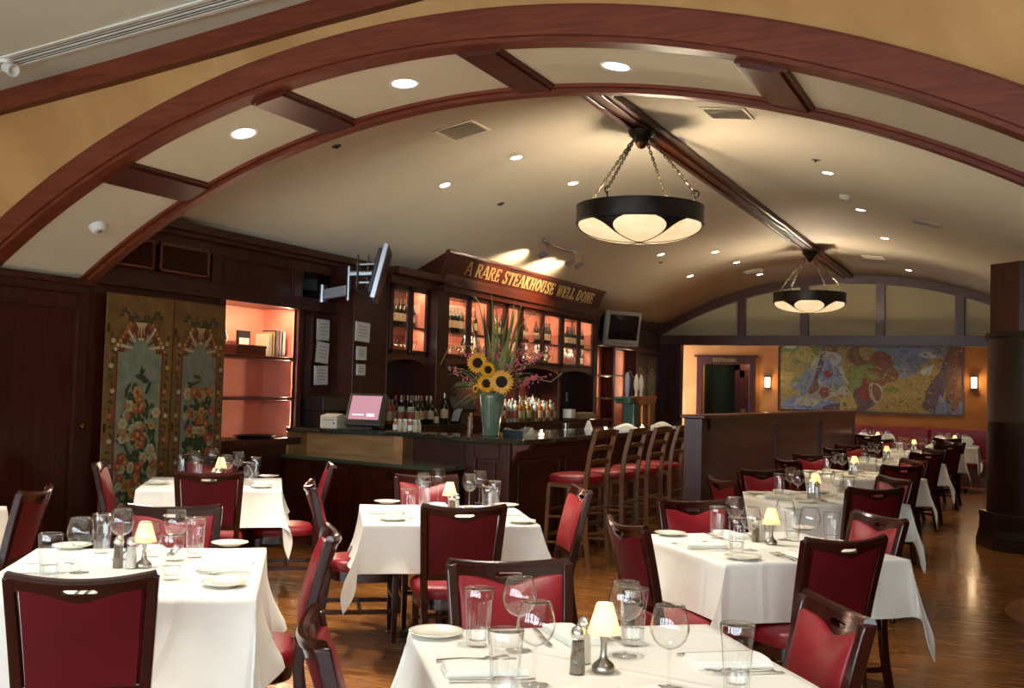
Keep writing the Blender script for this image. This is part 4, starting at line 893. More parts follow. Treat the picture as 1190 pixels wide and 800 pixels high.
# bottles inside the cabinets
for ci, (r_, y0, y1, xf, z0, sz) in enumerate(CABS):
    w = y1-y0; nm = ('the cabinet nearest the flat television','the cabinet under RARE','the cabinet behind the flower leaves','the cabinet right of the flowers','the cabinet beside the box television')[ci]
    for lvl, zz in ((0, z0+.03), (1, z0+sz)):
        n = int(w/.095); 
        for i in range(n):
            y = y0+.07+(w-.14)*(i+.5)/n
            if ci == 0: k = 0 if lvl else -1
            elif lvl == 0: k = rnd.choice((-1,-1,0,2)) if ci != 4 else rnd.choice((0,2,-2))
            else: k = rnd.choice((0,3,0,-2)) if ci != 4 else rnd.choice((0,0,-2,-2))
            if k == -2: continue
            if k == -1: continue
            B[k].put((xf-.14, y, zz), 0, '%s on the %s shelf of %s' % (names[k], 'upper' if lvl else 'lower', nm), 'bottles in cabinet %d, %s' % (ci, names[k]), .98)
# upside glassware in cabinets
def stem_proto():
    t = thing('cabinet_glass', '', 'glass'); MB().lathe([(.03,0),(.032,.0),(.004,.006),(.004,.06),(.02,.075),(.033,.1),(.03,.14),(.029,.14),(.031,.1),(.018,.079),(0,.066)], 14).build('bowl', M['glass'], t, smooth=True); return Proto(t)
sp = stem_proto()
for ci in (0,1,3):
    r_, y0, y1, xf, z0, sz = CABS[ci]; w = y1-y0
    for i in range(int(w/.11)):
        sp.put((xf-.09, y0+.08+(w-.16)*(i+.5)/int(w/.11), z0+.03), 0, 'stemmed glass on the lower shelf of '+('the cabinet nearest the flat television','the cabinet under RARE','','the cabinet right of the flowers')[ci], 'stemmed glasses in cabinet %d' % ci)
# condiment bottles on the counter
cb = bottle('mixer_bottle', M['clear_bottle'], M['label'], 'small', 'whitecap'); cb2 = bottle('mixer_bottle', M['redlabel'], M['paper'], 'small', 'whitecap')
for i in range(5):
    for j in range(2):
        (cb2 if (i+j) % 3 == 0 else cb).put((-5.30+i*.055, 8.50+j*.06, 1.09), 0, ('reddish' if (i+j) % 3 == 0 else 'clear')+' little mixer bottle with a white cap beside the till', 'mixer bottles beside the till '+('red' if (i+j) % 3 == 0 else 'clear'))
# bar computer, tray and box
cp = thing('bar_computer', 'grey tilted screen with papers on the back bar left of the vase', 'computer', (-6.02, 11.2, 1.1)); cp.rotation_euler = (0,0,math.radians(70))
tl = Matrix.Translation((0,0,.14)) @ Matrix.Rotation(math.radians(-35),4,'X')
MB().box((-.2,-.02,0),(.2,.02,.2), 0, tl).build('housing', M['darkgrey'], cp, bevel=.008); MB().box((-.18,-.024,.015),(.18,-.02,.185), 0, tl).build('screen', mat('grey_dead_screen', '#4d5257', .15), cp); MB().box((-.1,-.05,0),(.1,.12,.14)).build('stand', M['black'], cp)
pp = MB(); pp.slab(lambda u, v, s: Vector((-.22+.1*u, -.06-.1*v, .16-.14*v**2+(.003 if s else 0))), 3, 6); tag(pp.build('receipt_paper', M['paper']), 'curl of receipt paper hanging in front of the bar computer', 'paper').location = (-5.86, 11.15, 1.1)
wb = thing('wooden_box', 'flat brown wooden box on the back bar beside the computer', 'box', (-5.96, 11.72, 1.1)); MB().box((-.12,-.2,0),(.12,.2,.07)).build('body', M['woodx'], wb, bevel=.004); MB().box((-.125,-.205,.07),(.125,.205,.085)).build('lid', M['stoolwood'], wb, bevel=.003)
# right bay: papers and basket
nb = thing('napkin_caddy', 'white stack of napkins standing in the right bay of the back bar', 'napkins', (-5.95, 14.3, 1.1)); MB().box((-.07,-.07,0),(.07,.07,.15)).build('napkins', M['napkin'], nb, bevel=.003); MB().box((-.08,-.08,0),(.08,.08,.02)).build('base', M['black'], nb)
bk = thing('bread_basket', 'low tan basket in the right bay of the back bar', 'basket', (-5.98, 14.82, 1.1)); MB().box((-.13,-.34,0),(.13,.34,.07)).build('body', mat('tan_wicker', '#8d7650', .7, bump=.5, bscale=60), bk, bevel=.01); MB().box((-.1,-.3,.07),(.1,.28,.1)).build('linen', M['label'], bk, bevel=.02)
sw = thing('wall_switch', 'white switch plate on the back of the right bay', 'switch', (XL+.005, 15.25, 1.42)); MB().box((0,-.04,-.07),(.008,.04,.07)).build('plate', M['white'], sw, bevel=.002); MB().box((.008,-.012,-.03),(.014,.012,.03)).build('toggle', M['grey'], sw)
# candles and small things on the bar
def candle(x, y, l, e=1.2, z=1.09, g='tea lights on the bar'):
    t = thing('tea_light', l, 'candle', (x, y, z), 0, g)
    MB().lathe([(0,.003),(.03,.003),(.034,.0),(.036,.03),(.034,.06),(.03,.06),(.031,.03),(.028,.008),(0,.008)], 18).build('holder', M['glass'], t, smooth=True)
    MB().lathe([(0,.008),(.024,.008),(.024,.03),(0,.03)], 14).build('wax', emis_wax, t)
    MB().lathe([(0,.03),(.006,.038),(.004,.05),(0,.058)], 8).build('flame', flame, t, smooth=True)
    L_ = bpy.data.lights.new('candle_glow', 'POINT'); L_.energy = e; L_.color = (1,.65,.3); L_.shadow_soft_size = .02; o = bpy.data.objects.new('candle_glow', L_); COL.objects.link(o); o.parent = t; o.location = (0,0,.075)
flame = emis('candle_flame', (1,.72,.35), 28); emis_wax = emis('lit_wax', (1,.75,.42), 3.2)
candle(-3.92, 8.78, 'bright tea light on the bar right of the vase'); candle(-3.95, 11.7, 'tea light on the bar behind the first stool')
def bar_glass(x, y, l, h=.09, r=.034):
    t = thing('rocks_glass', l, 'glass', (x, y, 1.09)); MB().lathe([(0,.008),(r*.8,.008),(r*.95,h),(r,h),(r*.86,0),(0,0)], 18).build('cup', M['glass'], t, smooth=True)
bar_glass(-4.2, 10.0, 'short glass on the bar between the tea lights'); bar_glass(-4.28, 9.2, 'small glass on the bar behind the bright tea light', .07, .028)
for x, y, l in ((-4.3,10.9,'white folded card on the bar near the stools'),): t = thing('table_card', l, 'card', (x,y,1.09)); MB().prism([(-.04,0),(.04,0),(.004,.1),(-.004,.1)], 1, -.03, .03).build('card', M['paper'], t)
nk = MB(); nk.slab(lambda u, v, s: Vector((-.13+.26*u, -.1+.2*v, (.03+.05*math.sin(3.1*u)*math.sin(5*v+u)) if not s else 0)), 10, 10)
o = tag(nk.build('napkin', M['napkin'], smooth=True), 'crumpled white napkin on the bar behind the third stool', 'napkin'); o.location = (-3.95, 12.5, 1.09)
nk2 = nk.build('napkin', M['napkin'], smooth=True); tag(nk2, 'white napkin lying on the bar behind the first stool', 'napkin'); nk2.location = (-3.95, 11.2, 1.09)
tw = MB(); tw.slab(lambda u, v, s: Vector((-.1+.2*u, -.12+.24*v, (.05+.03*math.sin(3*u+2)*math.sin(6*v)) if not s else 0)), 8, 8)
o = tag(tw.build('bar_towel', mat('slate_blue_towel', '#26333c', .8), smooth=True), 'dark slate blue towel folded on the bar right of the vase', 'towel'); o.location = (-4.12, 8.72, 1.09)
bt = thing('brass_shaker', 'small brass topped wooden grinder on the bar left of the vase', 'grinder', (-4.49, 8.47, 1.09)); MB().lathe([(0,0),(.028,0),(.03,.02),(.022,.06),(.028,.09),(.02,.12),(.024,.15),(.02,.17),(0,.175)], 18).build('body', M['stoolwood'], bt, smooth=True); MB().lathe([(0,.175),(.012,.175),(.014,.19),(0,.2)], 12).build('cap', M['brass'], bt, smooth=True)
# ================================================ beer tower
bt = thing('beer_tower', 'copper and green glass beer tower with two tall white taps on the bar', 'beer tap', (-4.3, 12.6, 1.09))
cop = mat('copper_cladding', '#a0622c', .3, .6); gm = mat('green_enamel', '#36544a', .25, .2)
for dy, m_ in ((-.33, gm), (.0, cop), (.28, cop)): MB().box((-.07,dy-.06,0),(.07,dy+.06,.3)).build('leg', m_, bt, bevel=.01)
MB().box((-.05,-.27,.04),(.05,.2,.26)).build('glass_side', mat('green_glass_block', '#2e4a3a', .1, coat=.5), bt)
MB().prism([(-.3,.28),(.3,.28),(.42,.36),(.42,.38),(-.42,.38),(-.42,.36)], 0, -.1, .1).build('head', cop, bt, bevel=.008)
m_ = MB(); m_.box((-.09,-.62,.29),(.09,-.42,.37)); m_.tube([(0,-.9,.34),(0,-.6,.33)], .02, 8); m_.build('spout_box', gm, bt, bevel=.01)
for dy, c in ((-.12,'china'),(.06,'china')): MB().lathe([(0,.38),(.02,.38),(.016,.43),(.035,.5),(.03,.58),(.012,.64),(0,.66)], 14, (0,dy,0)).build('tap_handle', M[c], bt, smooth=True)
MB().lathe([(0,.36),(.02,.36),(.03,.46),(.034,.62),(.016,.68),(0,.69)], 14, (0,-.36,0)).build('tap_handle', mat('dark_blue_tap', '#2a2438', .3), bt, smooth=True)
MB().lathe([(0,.36),(.02,.36),(.03,.46),(.034,.6),(.016,.66),(0,.67)], 14, (0,-.46,0)).build('tap_handle', mat('pale_blue_tap', '#9098a8', .3), bt, smooth=True)
# lamp bracket by the lit shelves
# ================================================ vase and flowers
VX, VY = -4.22, 8.36
vt = mat('celadon_glaze', '#5d7262', .16, coat=.6)
va = thing('vase', 'tall celadon green vase on the corner of the bar', 'vase', (VX, VY, 1.09))
MB().lathe([(0,0),(.072,0),(.076,.01),(.082,.1),(.105,.25),(.118,.34),(.12,.37),(.112,.38),(.108,.37),(.1,.32),(.07,.06),(0,.05)], 40).build('body', vt, va, smooth='all')
for z, r in ((.12,.0855),(.24,.1045)): m_ = MB(); m_.tube([(r*math.cos(a), r*math.sin(a), z) for a in [2*PI*i/40 for i in range(40)]], .0018, 5, 0, True); m_.build('ridge', vt, va, smooth=True)
top = Vector((VX, VY, 1.45))
def vp(px, py, dy=0): return P(px, py, 1, VY+dy)   # a point of the bouquet seen at a pixel
stem = mat('flower_stem_green', '#4a5a28', .6); petal = mat('sunflower_petal', '#e0a60c', .5, var='#c98a08', vscale=30); disc = mat('sunflower_disc', '#241309', .9, bump=.8, bscale=300); blade = mat('blade_green', '#7c8a4c', .5, var='#5a6a30', vscale=4, stretch=(1,1,.4))
bladed = mat('blade_dark', '#2e3320', .5); pinkm = mat('orchid_pink', '#b8455c', .6, var='#cf7280', vscale=30); twig = mat('straw_twig', '#b0a070', .7)
for px, py, dy, R, tilt, l in ((555,422,-.16,.10,(.12,-.05),'sunflower at the upper left of the cluster'),(567,430,-.2,.076,(.5,.3),'sunflower turned sideways between the others'),(565,446,-.24,.088,(.3,.5),'sunflower at the lower left of the cluster'),(583,444,-.26,.112,(-.1,-.1),'largest sunflower at the right above the vase rim'),(553,452,-.1,.04,(-.8,.3),'small drooping sunflower bud at the far left')):
    c = vp(px, py, dy); n = (CAM-c).normalized(); n = (n+Vector((tilt[0], 0, tilt[1]*.5))).normalized()
    q_ = n.to_track_quat('Z', 'Y').to_matrix().to_4x4(); mt = Matrix.Translation(c) @ q_
    t = thing('sunflower', l, 'flower', (0,0,0), 0, 'sunflowers in the vase')
    t.location = c
    mt2 = q_
    m_ = MB()
    for ring, (k, rr) in enumerate(((22,1.0),(18,.88))):
        for i in range(k):
            a = 2*PI*i/k+ring*.15; w = R*.15; 
            pts = [(R*.35,-w*.5,0),(R*.62,-w,.004),(R*rr,0,.0+rnd.uniform(-.006,.008)),(R*.62,w,.004),(R*.35,w*.5,0)]
            rt = Matrix.Rotation(a,4,'Z'); v = [mt2@rt@Vector((x,y,z+.004*ring)) for x,y,z in pts]; v2 = [x-n*.0015 for x in v]
            m_.add(v+v2, [(0,1,2,3,4),(9,8,7,6,5)]+[(j,(j+1)%5,5+(j+1)%5,5+j) for j in range(5)])
    m_.build('petals', petal, t)
    MB().lathe([(0,.012),(R*.28,.014),(R*.45,.006),(R*.46,-.006),(0,-.014)], 20, (0,0,0), 0, mt2).build('disc', disc, t, smooth=True)
    e = top-c+Vector((rnd.uniform(-.05,.05), rnd.uniform(-.04,.04), -.12)); MB().tube([-n*.01, -n*.05+e*.15, e*.6-n*.03, e], .005, 6).build('stem', stem, t, smooth=True)
# long upright blades
bl = [(548,372,.2),(560,362,0),(571,338,.1),(577,358,.2),(585,352,.05),(592,360,.1),(600,357,-.1),(607,352,.1),(612,362,.2),(566,380,.3),(556,392,.1),(580,376,0),(596,372,.2),(604,378,0),(573,366,.3),(590,390,-.1),(562,352,-.1),(599,345,.25)]
for i, (px, py, dy) in enumerate(bl):
    e = vp(px, py, dy); s0 = top+Vector((rnd.uniform(-.05,.05), rnd.uniform(-.05,.05), -.15)); mid = s0.lerp(e, .55)+Vector((rnd.uniform(-.03,.03),0,0))
    w = rnd.uniform(.013,.021); side = Vector((.9,.43,0))
    def fn(u, v, s, s0=s0, mid=mid, e=e, w=w):
        p_ = s0*(1-v)**2+mid*2*v*(1-v)+e*v*v; ww = w*(1-v**2.5)+.0008; return p_+side*(u-.5)*2*ww+Vector((-.43,.9,0))*(.0015 if s else 0)+Vector((-.43,.9,0))*.004*abs(u-.5)*2
    m_ = MB(); m_.slab(fn, 2, 14); o = m_.build('leaf_blade', blade if i % 4 else bladed); tag(o, 'long upright '+('green' if i % 4 else 'dark')+' leaf blade rising from the vase', 'leaf', 'upright '+('green' if i % 4 else 'dark')+' blades in the vase')
for i, (pts, l) in enumerate((([(546,345),(556,350),(566,400)],'pale leaf curling over at the top left of the bouquet'),([(628,375),(620,362),(604,380)],'pale leaf curling over at the top right of the bouquet'))):
    q_ = [vp(x,y,.05) for x,y in pts]+[top]; m_ = MB(); m_.tube([q_[0],(q_[0]+q_[1])/2+Vector((0,0,.02)),q_[1],q_[2],q_[3]], [.002,.008,.009,.007,.004], 6, 0, False, .3); tag(m_.build('curled_leaf', blade, smooth=True), l, 'leaf')
# pink orchid sprays
spr = [(525,428,0),(540,410,.1),(552,398,.0),(575,400,.1),(583,405,-.05),(612,405,0),(628,410,.1),(638,404,.15),(622,440,-.1),(633,437,0),(600,420,.1),(610,395,.2),(568,412,0),(590,425,-.1),(560,405,.2)]
for i, (px, py, dy) in enumerate(spr):
    e = vp(px, py, dy); s0 = top+Vector((rnd.uniform(-.04,.04),rnd.uniform(-.04,.04),-.1)); mid = s0.lerp(e, .6)+Vector((0,0,.06))
    t = thing('orchid_spray', '', 'flower', tuple(s0), 0, 'pink sprays in the vase')
    side_ = 'left' if px < 570 else ('right' if px > 600 else 'middle')
    tag(t, 'spray of small pink flowers on the %s of the bouquet' % side_, None, 'pink sprays on the %s of the vase' % side_)
    cur = lambda v: s0*(1-v)**2+mid*2*v*(1-v)+e*v*v-s0
    MB().tube([cur(k/8) for k in range(9)], .0022, 5).build('stem', stem, t)
    m_ = MB()
    for k in range(30):
        v = rnd.uniform(.5,1.04); c = cur(v)+Vector((rnd.gauss(0,.022),rnd.gauss(0,.022),rnd.gauss(0,.02)))
        for j in range(4):
            a = rnd.uniform(0,6.28); d = Vector((math.cos(a), rnd.uniform(-1,1), math.sin(a))).normalized()*rnd.uniform(.009,.015); s_ = d.cross(Vector((0,.9,.43))).normalized()*.005; nn = Vector((.0,-.0012,.0012))
            m_.add([c, c+d*.6+s_, c+d, c+d*.6-s_, c+nn, c+d*.6+s_+nn, c+d+nn, c+d*.6-s_+nn], [(0,1,2,3),(4,7,6,5),(0,4,5,1),(1,5,6,2),(2,6,7,3),(3,7,4,0)])
    m_.build('blossoms', pinkm, t)
# fine grass arching outwards
m_ = MB()
for i in range(70):
    sd = -1 if i % 5 < 3 else 1; px = 570+sd*rnd.uniform(8,52); py = rnd.uniform(425,478) if sd < 0 else rnd.uniform(405,455); e = vp(px, py, rnd.uniform(-.15,.15)); s0 = top+Vector((0,0,-.06))
    mid = s0.lerp(e, .6)+Vector((0,0,rnd.uniform(.12,.22))); m_.tube([s0*(1-v)**2+mid*2*v*(1-v)+e*v*v for v in [k/9 for k in range(10)]], [.0022]*9+[.0008], 4)
tag(m_.build('arching_grass', mat('grass_green', '#5d6a3c', .6)), 'fine green grass arching out of the vase', 'grass', None, 'stuff')
for pts, l in (([(512,424),(522,403),(545,402),(562,420)],'thin straw twig reaching left of the bouquet'),([(653,434),(640,444),(620,440),(600,440)],'thin straw twig reaching right of the bouquet'),([(634,370),(628,392),(612,400),(595,425)],'curly straw twig at the upper right of the bouquet')):
    tag(MB().tube([vp(*p_) for p_ in pts]+[top], .002, 5).build('twig', twig, smooth=True), l, 'twig')

for y in (12.2, 12.9, 13.5):
    l = bpy.data.lights.new('under_cabinet_lamp', 'SPOT'); l.energy = 22; l.spot_size = math.radians(120); l.spot_blend = .6; l.shadow_soft_size = .03; l.color = (1,.86,.62)
    o = bpy.data.objects.new('under_cabinet_lamp', l); COL.objects.link(o); o.location = (-6.15, y, 1.82)
    t = thing('puck_light', 'small round lamp under the glazed cabinets lighting the spirit bottles', 'lamp', (-6.15, y, 1.84), 0, 'puck lights under the cabinets'); MB().lathe([(0,-.002),(.035,-.002),(.035,.01),(0,.01)], 18).build('lens', glow, t); MB().lathe([(.035,-.006),(.045,-.004),(.045,.01),(.035,.01)], 18).build('rim', M['chrome'], t)
# ================================================ dining chair (faces +y)
def make_chair():
    r_ = thing('dining_chair', '', 'chair')
    W0, W1 = .178, .205            # half width of the back at seat / top
    def back(u, z):                # u -1..1 across, z height -> point on the mid surface of the back
        t = (z-.42)/.48; w = W0+(W1-W0)*max(0, t)
        y = -.215-.10*max(0, t)**1.25-.035*(1-u*u)*max(0, t)
        return Vector((w*u, y, z-(.018*(1-u*u))*max(0, t)**3))
    def rail(name, u0, u1, zlo, zhi, th, m, n=24, parent=None, bev=.004, off=0, nv=3, puff=0):
        mb = MB()
        def fn(u, v, s):
            a = u0+(u1-u0)*u; lo = zlo(a) if callable(zlo) else zlo; hi = zhi(a) if callable(zhi) else zhi
            p = back(a, lo+(hi-lo)*v); e = puff*(1-(2*u-1)**6)*(1-(2*v-1)**6)
            return p+Vector((0, (off+th/2+e) if s == 0 else (off-th/2), 0))
        mb.slab(fn, n, nv); return mb
    wd = M['chairwood']
    # top rail with a hand slot
    SL = .24; slo = lambda a: .876-(.010*math.sqrt(max(0, 1-max(0, (abs(a)-SL+.06)/.06)**2)) if abs(a) < SL else 0)
    shi = lambda a: .876+(.010*math.sqrt(max(0, 1-max(0, (abs(a)-SL+.06)/.06)**2)) if abs(a) < SL else 0)
    dip = lambda a: .872-.030*math.exp(-(a/.36)**2)-.01*max(0,abs(a)-.85)/.15
    tp = MB(); th = .030
    tmp = rail('', -1.04, 1.04, shi, lambda a: .905, th, wd, 48, nv=1); tp.add(tmp.v, tmp.f)
    tmp = rail('', -1.04, 1.04, lambda a: dip(a)-.004, slo, th, wd, 48, nv=2); tp.add(tmp.v, tmp.f)
    tp.tube([back(a, .905)+Vector((0,-.004,0)) for a in [-1.04+2.08*i/24 for i in range(25)]], .017, 8)
    tp.build('top_rail', wd, r_, smooth=True)
    for s_ in (-1, 1):
        mb = MB()
        zs = [.0,.12,.25,.38,.46,.56,.68,.80,.86,.905]
        def post(u, v, s):
            i = v*(len(zs)-1); k = min(int(i), len(zs)-2); z = zs[k]+(zs[k+1]-zs[k])*(i-k)
            if z >= .42: p = back(s_*1.0, z); wdt = .036
            else: q = z/.42; p = Vector((s_*(.165+.013*q), -.215-.075*(1-q)**1.6, z)); wdt = .028+.008*q
            return p+Vector(((u-.5)*wdt*1.0, .019 if s == 0 else -.021, 0))
        mb.slab(post, 1, 18); mb.build('back_post', wd, r_, bevel=.005, smooth=True)
    rail('', -.93, .93, .52, .56, .026, wd, 12).build('lower_rail', wd, r_, bevel=.004)
    rail('', -.90, .90, .55, dip, .016, wd, 32, nv=8, off=.019, puff=.024).build('backrest', M['red'], r_, smooth=True, bevel=.004)
    rail('', -.86, .86, .555, lambda a: dip(a)-.002, .006, wd, 32, nv=6, off=-.013, puff=0).build('back_panel', M['darkred'], r_, smooth=True)
    # seat
    def so(a, k=1):  # rounded trapezoid outline
        c, s_ = math.cos(a), math.sin(a); n = 3.6
        x = abs(c)**(2/n)*(1 if c > 0 else -1); y = abs(s_)**(2/n)*(1 if s_ > 0 else -1)
        w = .212+.012*y; return Vector((x*w*k, .01+y*.215*k-(.0), 0))
    mb = MB(); n = 40; prof = [(1.0,.415),(1.015,.43),(1.02,.445),(1.0,.462),(.93,.476),(.75,.484),(.4,.488),(.05,.489)]
    v = [so(2*PI*i/n, k)+Vector((0,0,z)) for k, z in prof for i in range(n)]
    f = [(j*n+i, j*n+(i+1)%n, (j+1)*n+(i+1)%n, (j+1)*n+i) for j in range(len(prof)-1) for i in range(n)]+[tuple(range(n))[::-1], tuple((len(prof)-1)*n+i for i in range(n))]
    mb.add(v, f); mb.build('seat', M['red'], r_, smooth=True)
    mb = MB(); v = [so(2*PI*i/n, k)+Vector((0,0,z)) for k, z in ((.93,.355),(.96,.36),(.965,.415),(.93,.416)) for i in range(n)]
    mb.add(v, [(j*n+i, j*n+(i+1)%n, (j+1)*n+(i+1)%n, (j+1)*n+i) for j in range(3) for i in range(n)]+[tuple(range(n))[::-1], tuple(3*n+i for i in range(n))]); mb.build('seat_frame', wd, r_, smooth=True)
    for s_ in (-1, 1):
        mb = MB(); mb.slab(lambda u, v, s: Vector((s_*.175+(u-.5)*(.026+.014*v), (.18+(.02 if not s else -.02)*(.65+.35*v)), .40*v)), 1, 4); mb.build('leg', wd, r_, bevel=.004)
    mb = MB()
    for s_ in (-1, 1): mb.box((s_*.18-.01,-.25,.17),(s_*.18+.01,.18,.195))
    mb.box((-.18,-.03,.17),(.18,-.01,.195)); mb.box((-.18,.165,.24),(.18,.185,.262)); mb.build('stretcher', wd, r_, bevel=.003)
    return Proto(r_)
chair = make_chair()
CHG = 'red dining chairs with dark frames'
def put_chair(bx, by, face, label, dz=0):
    """bx,by: where the top rail stands; face: compass direction the sitter looks (degrees)"""
    a = math.radians(face); d = Vector((math.cos(a), math.sin(a), 0)); o = Vector((bx, by, 0))+d*.335
    return chair.put((o.x, o.y, 0), a-PI/2, label, CHG)
# ================================================ tables with cloths
def make_table(hx, hy):
    r_ = thing('dining_table', '', 'table')
    MB().box((-hx,-hy,.725),(hx,hy,.752)).build('tabletop', M['woodx'], r_, bevel=.005)
    MB().lathe([(.035,.03),(.035,.70),(.09,.725)], 18).build('pedestal', M['black'], r_, smooth=True)
    mb = MB()
    for k in range(4): mb.box((0,-.03,0),(.30,.03,.035), 0, Matrix.Rotation(PI/2*k+PI/4,4,'Z'))
    mb.build('base', M['black'], r_, bevel=.006)
    return r_
def cloth_mesh(hx, hy, o, seed, n=64):
    r = random.Random(seed); cx, cy = hx+o, hy+o; mb = MB()
    ph = [r.uniform(0, 6.28) for _ in range(8)]; lean = [r.uniform(-.25, .25) for _ in range(4)]
    fl = [r.uniform(.10, .2) for _ in range(4)]
    def coords(c, h, m_):
        # denser samples near the edge
        k = int(m_*.6); a = [-h+2*h*i/k for i in range(k+1)]; e = [h+o*(i/ (m_*.34))for i in range(1, int(m_*.34)+1)]
        e = [min(x, c) for x in e]
        if e[-1] < c: e.append(c)
        return [-x for x in e[::-1]]+a+e
    xs, ys = coords(cx, hx, n), coords(cy, hy, n)
    def pt(a, b, down):
        du = max(0, abs(a)-hx); dv = max(0, abs(b)-hy); sx = 1 if a > 0 else -1; sy = 1 if b > 0 else -1
        x = max(-hx, min(hx, a)); y = max(-hy, min(hy, b)); z = .7575
        rr = math.hypot(du, dv)
        if rr > 0:
            rr *= 1+.3*math.sin(2*math.atan2(dv, du))**2; phi = math.atan2(dv, du); q = (0 if sx > 0 else 1)+(0 if sy > 0 else 2)
            s2 = math.sin(2*phi); flare = fl[(0 if du >= dv else 1)+(0 if (sx if du >= dv else sy) > 0 else 2)]
            # ripples along the sides
            t = b if du >= dv else a
            rip = .5+.5*math.sin(t*9.5+ph[q]+1.2*math.sin(t*5+ph[q+4])); far = min(1, rr/.3)
            out = rr*(flare*.4+.26*rip*far)*(1-abs(s2)) + rr*(.22*abs(s2)**1.2)
            l = lean[q]*abs(s2)*rr
            dx, dy = math.cos(phi), math.sin(phi)
            ox, oy = dx*out-dy*l, dy*out+dx*l
            # swallow the excess with a fold either side of the corner ridge
            w_ = math.sin(4*phi)*.20*rr*far; ox += -dy*w_; oy += dx*w_
            x += sx*max(ox, .004); y += sy*max(oy, .004)
            if du == 0: x -= sx*max(ox, .004)*1.0
            if dv == 0: y -= sy*max(oy, .004)*1.0
            z -= math.sqrt(max(.2*rr*rr, rr*rr-out*out)) * (1-.0*down)
            z += .0
            e_ = min(1, rr/.02); z += .004*(1-e_)
        else: z += .0012*math.sin(a*14+ph[0])*math.sin(b*11+ph[1])
        return Vector((x, y, z))
    nx, ny = len(xs), len(ys)
    v = [pt(a, b, 0) for b in ys for a in xs]
    # thickness
    v2 = []
    for p in v: v2.append(p+Vector((0,0,-.003)) if (abs(p.x) <= hx and abs(p.y) <= hy) else p+Vector((-.0025 if p.x > hx else (.0025 if p.x < -hx else 0), -.0025 if p.y > hy else (.0025 if p.y < -hy else 0), -.001)))
    N2 = nx*ny; f = []
    for j in range(ny-1):
        for i in range(nx-1):
            k = j*nx+i; f.append((k, k+1, k+nx+1, k+nx)); f.append((N2+k, N2+k+nx, N2+k+nx+1, N2+k+1))
    for i in range(nx-1): f.append((i, N2+i, N2+i+1, i+1)); k = (ny-1)*nx+i; f.append((k, k+1, N2+k+1, N2+k))
    for j in range(ny-1): k = j*nx; f.append((k, k+nx, N2+k+nx, N2+k)); k = j*nx+nx-1; f.append((k, N2+k, N2+k+nx, k+nx))
    mb.add(v+v2, f); return mb
def crease_cloth():
    m = mat('pressed_white_tablecloth', '#e8e5dc', .85, sheen=.1); nt = m.node_tree; N = nt.nodes; L = nt.links; b = N['Principled BSDF']
    tc = N.new('ShaderNodeTexCoord'); no = N.new('ShaderNodeTexNoise'); no.inputs['Scale'].default_value = 3.5; no.inputs['Detail'].default_value = 4; L.new(tc.outputs['Object'], no.inputs['Vector'])
    mp = N.new('ShaderNodeMapping'); mp.inputs['Rotation'].default_value = (0,0,PI/4); L.new(tc.outputs['Object'], mp.inputs[0])
    sx = N.new('ShaderNodeSeparateXYZ'); L.new(mp.outputs[0], sx.inputs[0]); add = None
    for ax in ('X', 'Y'):
        a = N.new('ShaderNodeMath'); a.operation = 'PINGPONG'; a.inputs[1].default_value = .28; L.new(sx.outputs[ax], a.inputs[0])
        c = N.new('ShaderNodeMapRange'); c.inputs['From Max'].default_value = .02; c.inputs['To Min'].default_value = 1; c.inputs['To Max'].default_value = 0; L.new(a.outputs[0], c.inputs[0])
        if add is None: add = c
        else: s = N.new('ShaderNodeMath'); s.operation = 'ADD'; L.new(add.outputs[0], s.inputs[0]); L.new(c.outputs[0], s.inputs[1]); add = s
    m3 = N.new('ShaderNodeMath'); m3.operation = 'MULTIPLY_ADD'; m3.inputs[1].default_value = .3; L.new(add.outputs[0], m3.inputs[0]); L.new(no.outputs['Fac'], m3.inputs[2])
    bp = N.new('ShaderNodeBump'); bp.inputs['Strength'].default_value = .35; bp.inputs['Distance'].default_value = .03; L.new(m3.outputs[0], bp.inputs['Height']); L.new(bp.outputs[0], b.inputs['Normal']); return m
M['crease'] = crease_cloth()
# ================================================ tableware prototypes
def make_wine():
    t = thing('wine_glass', '', 'wine glass')
    MB().lathe([(.036,.0006),(.0365,.0018),(.012,.006),(.004,.010),(0,.011)], 32).build('foot', M['footglass'], t, smooth=True)
    MB().lathe([(.0045,.009),(.0034,.03),(.0034,.085),(.005,.098)], 12).build('stem', M['glass'], t, smooth=True)
    pr = [(.0,.098),(.012,.10),(.028,.108),(.041,.122),(.0485,.14),(.050,.155),(.047,.175),(.0405,.198),(.0375,.208),(.0365,.2095),(.0360,.208)]
    MB().lathe(pr, 36).build('bowl', M['glass'], t, smooth='all'); return Proto(t)
def make_tumbler():
    t = thing('tumbler', '', 'tumbler')
    sq = lambda a, r, z: 1+.06*math.cos(10*a)*max(0, min(1, (.135-z)/.06))
    MB().lathe([(0,0),(.029,0),(.031,.004),(.0345,.06),(.0395,.12),(.0445,.165),(.0432,.167),(.0418,.165)], 60, sq=sq).lathe([(0,.016),(.0255,.018),(.0285,.03),(.0305,.05)], 60, sq=sq).build('cup', M['tglass'], t, smooth='all')
    return Proto(t)
def make_plate():
    t = thing('bread_plate', '', 'plate')
    MB().lathe([(0,.002),(.045,.002),(.048,0),(.05,.003),(.078,.012),(.083,.0145),(.083,.0165),(.076,.0155),(.052,.007),(.046,.0055),(0,.0055)], 48).build('dish', M['china'], t, smooth='all'); return Proto(t)
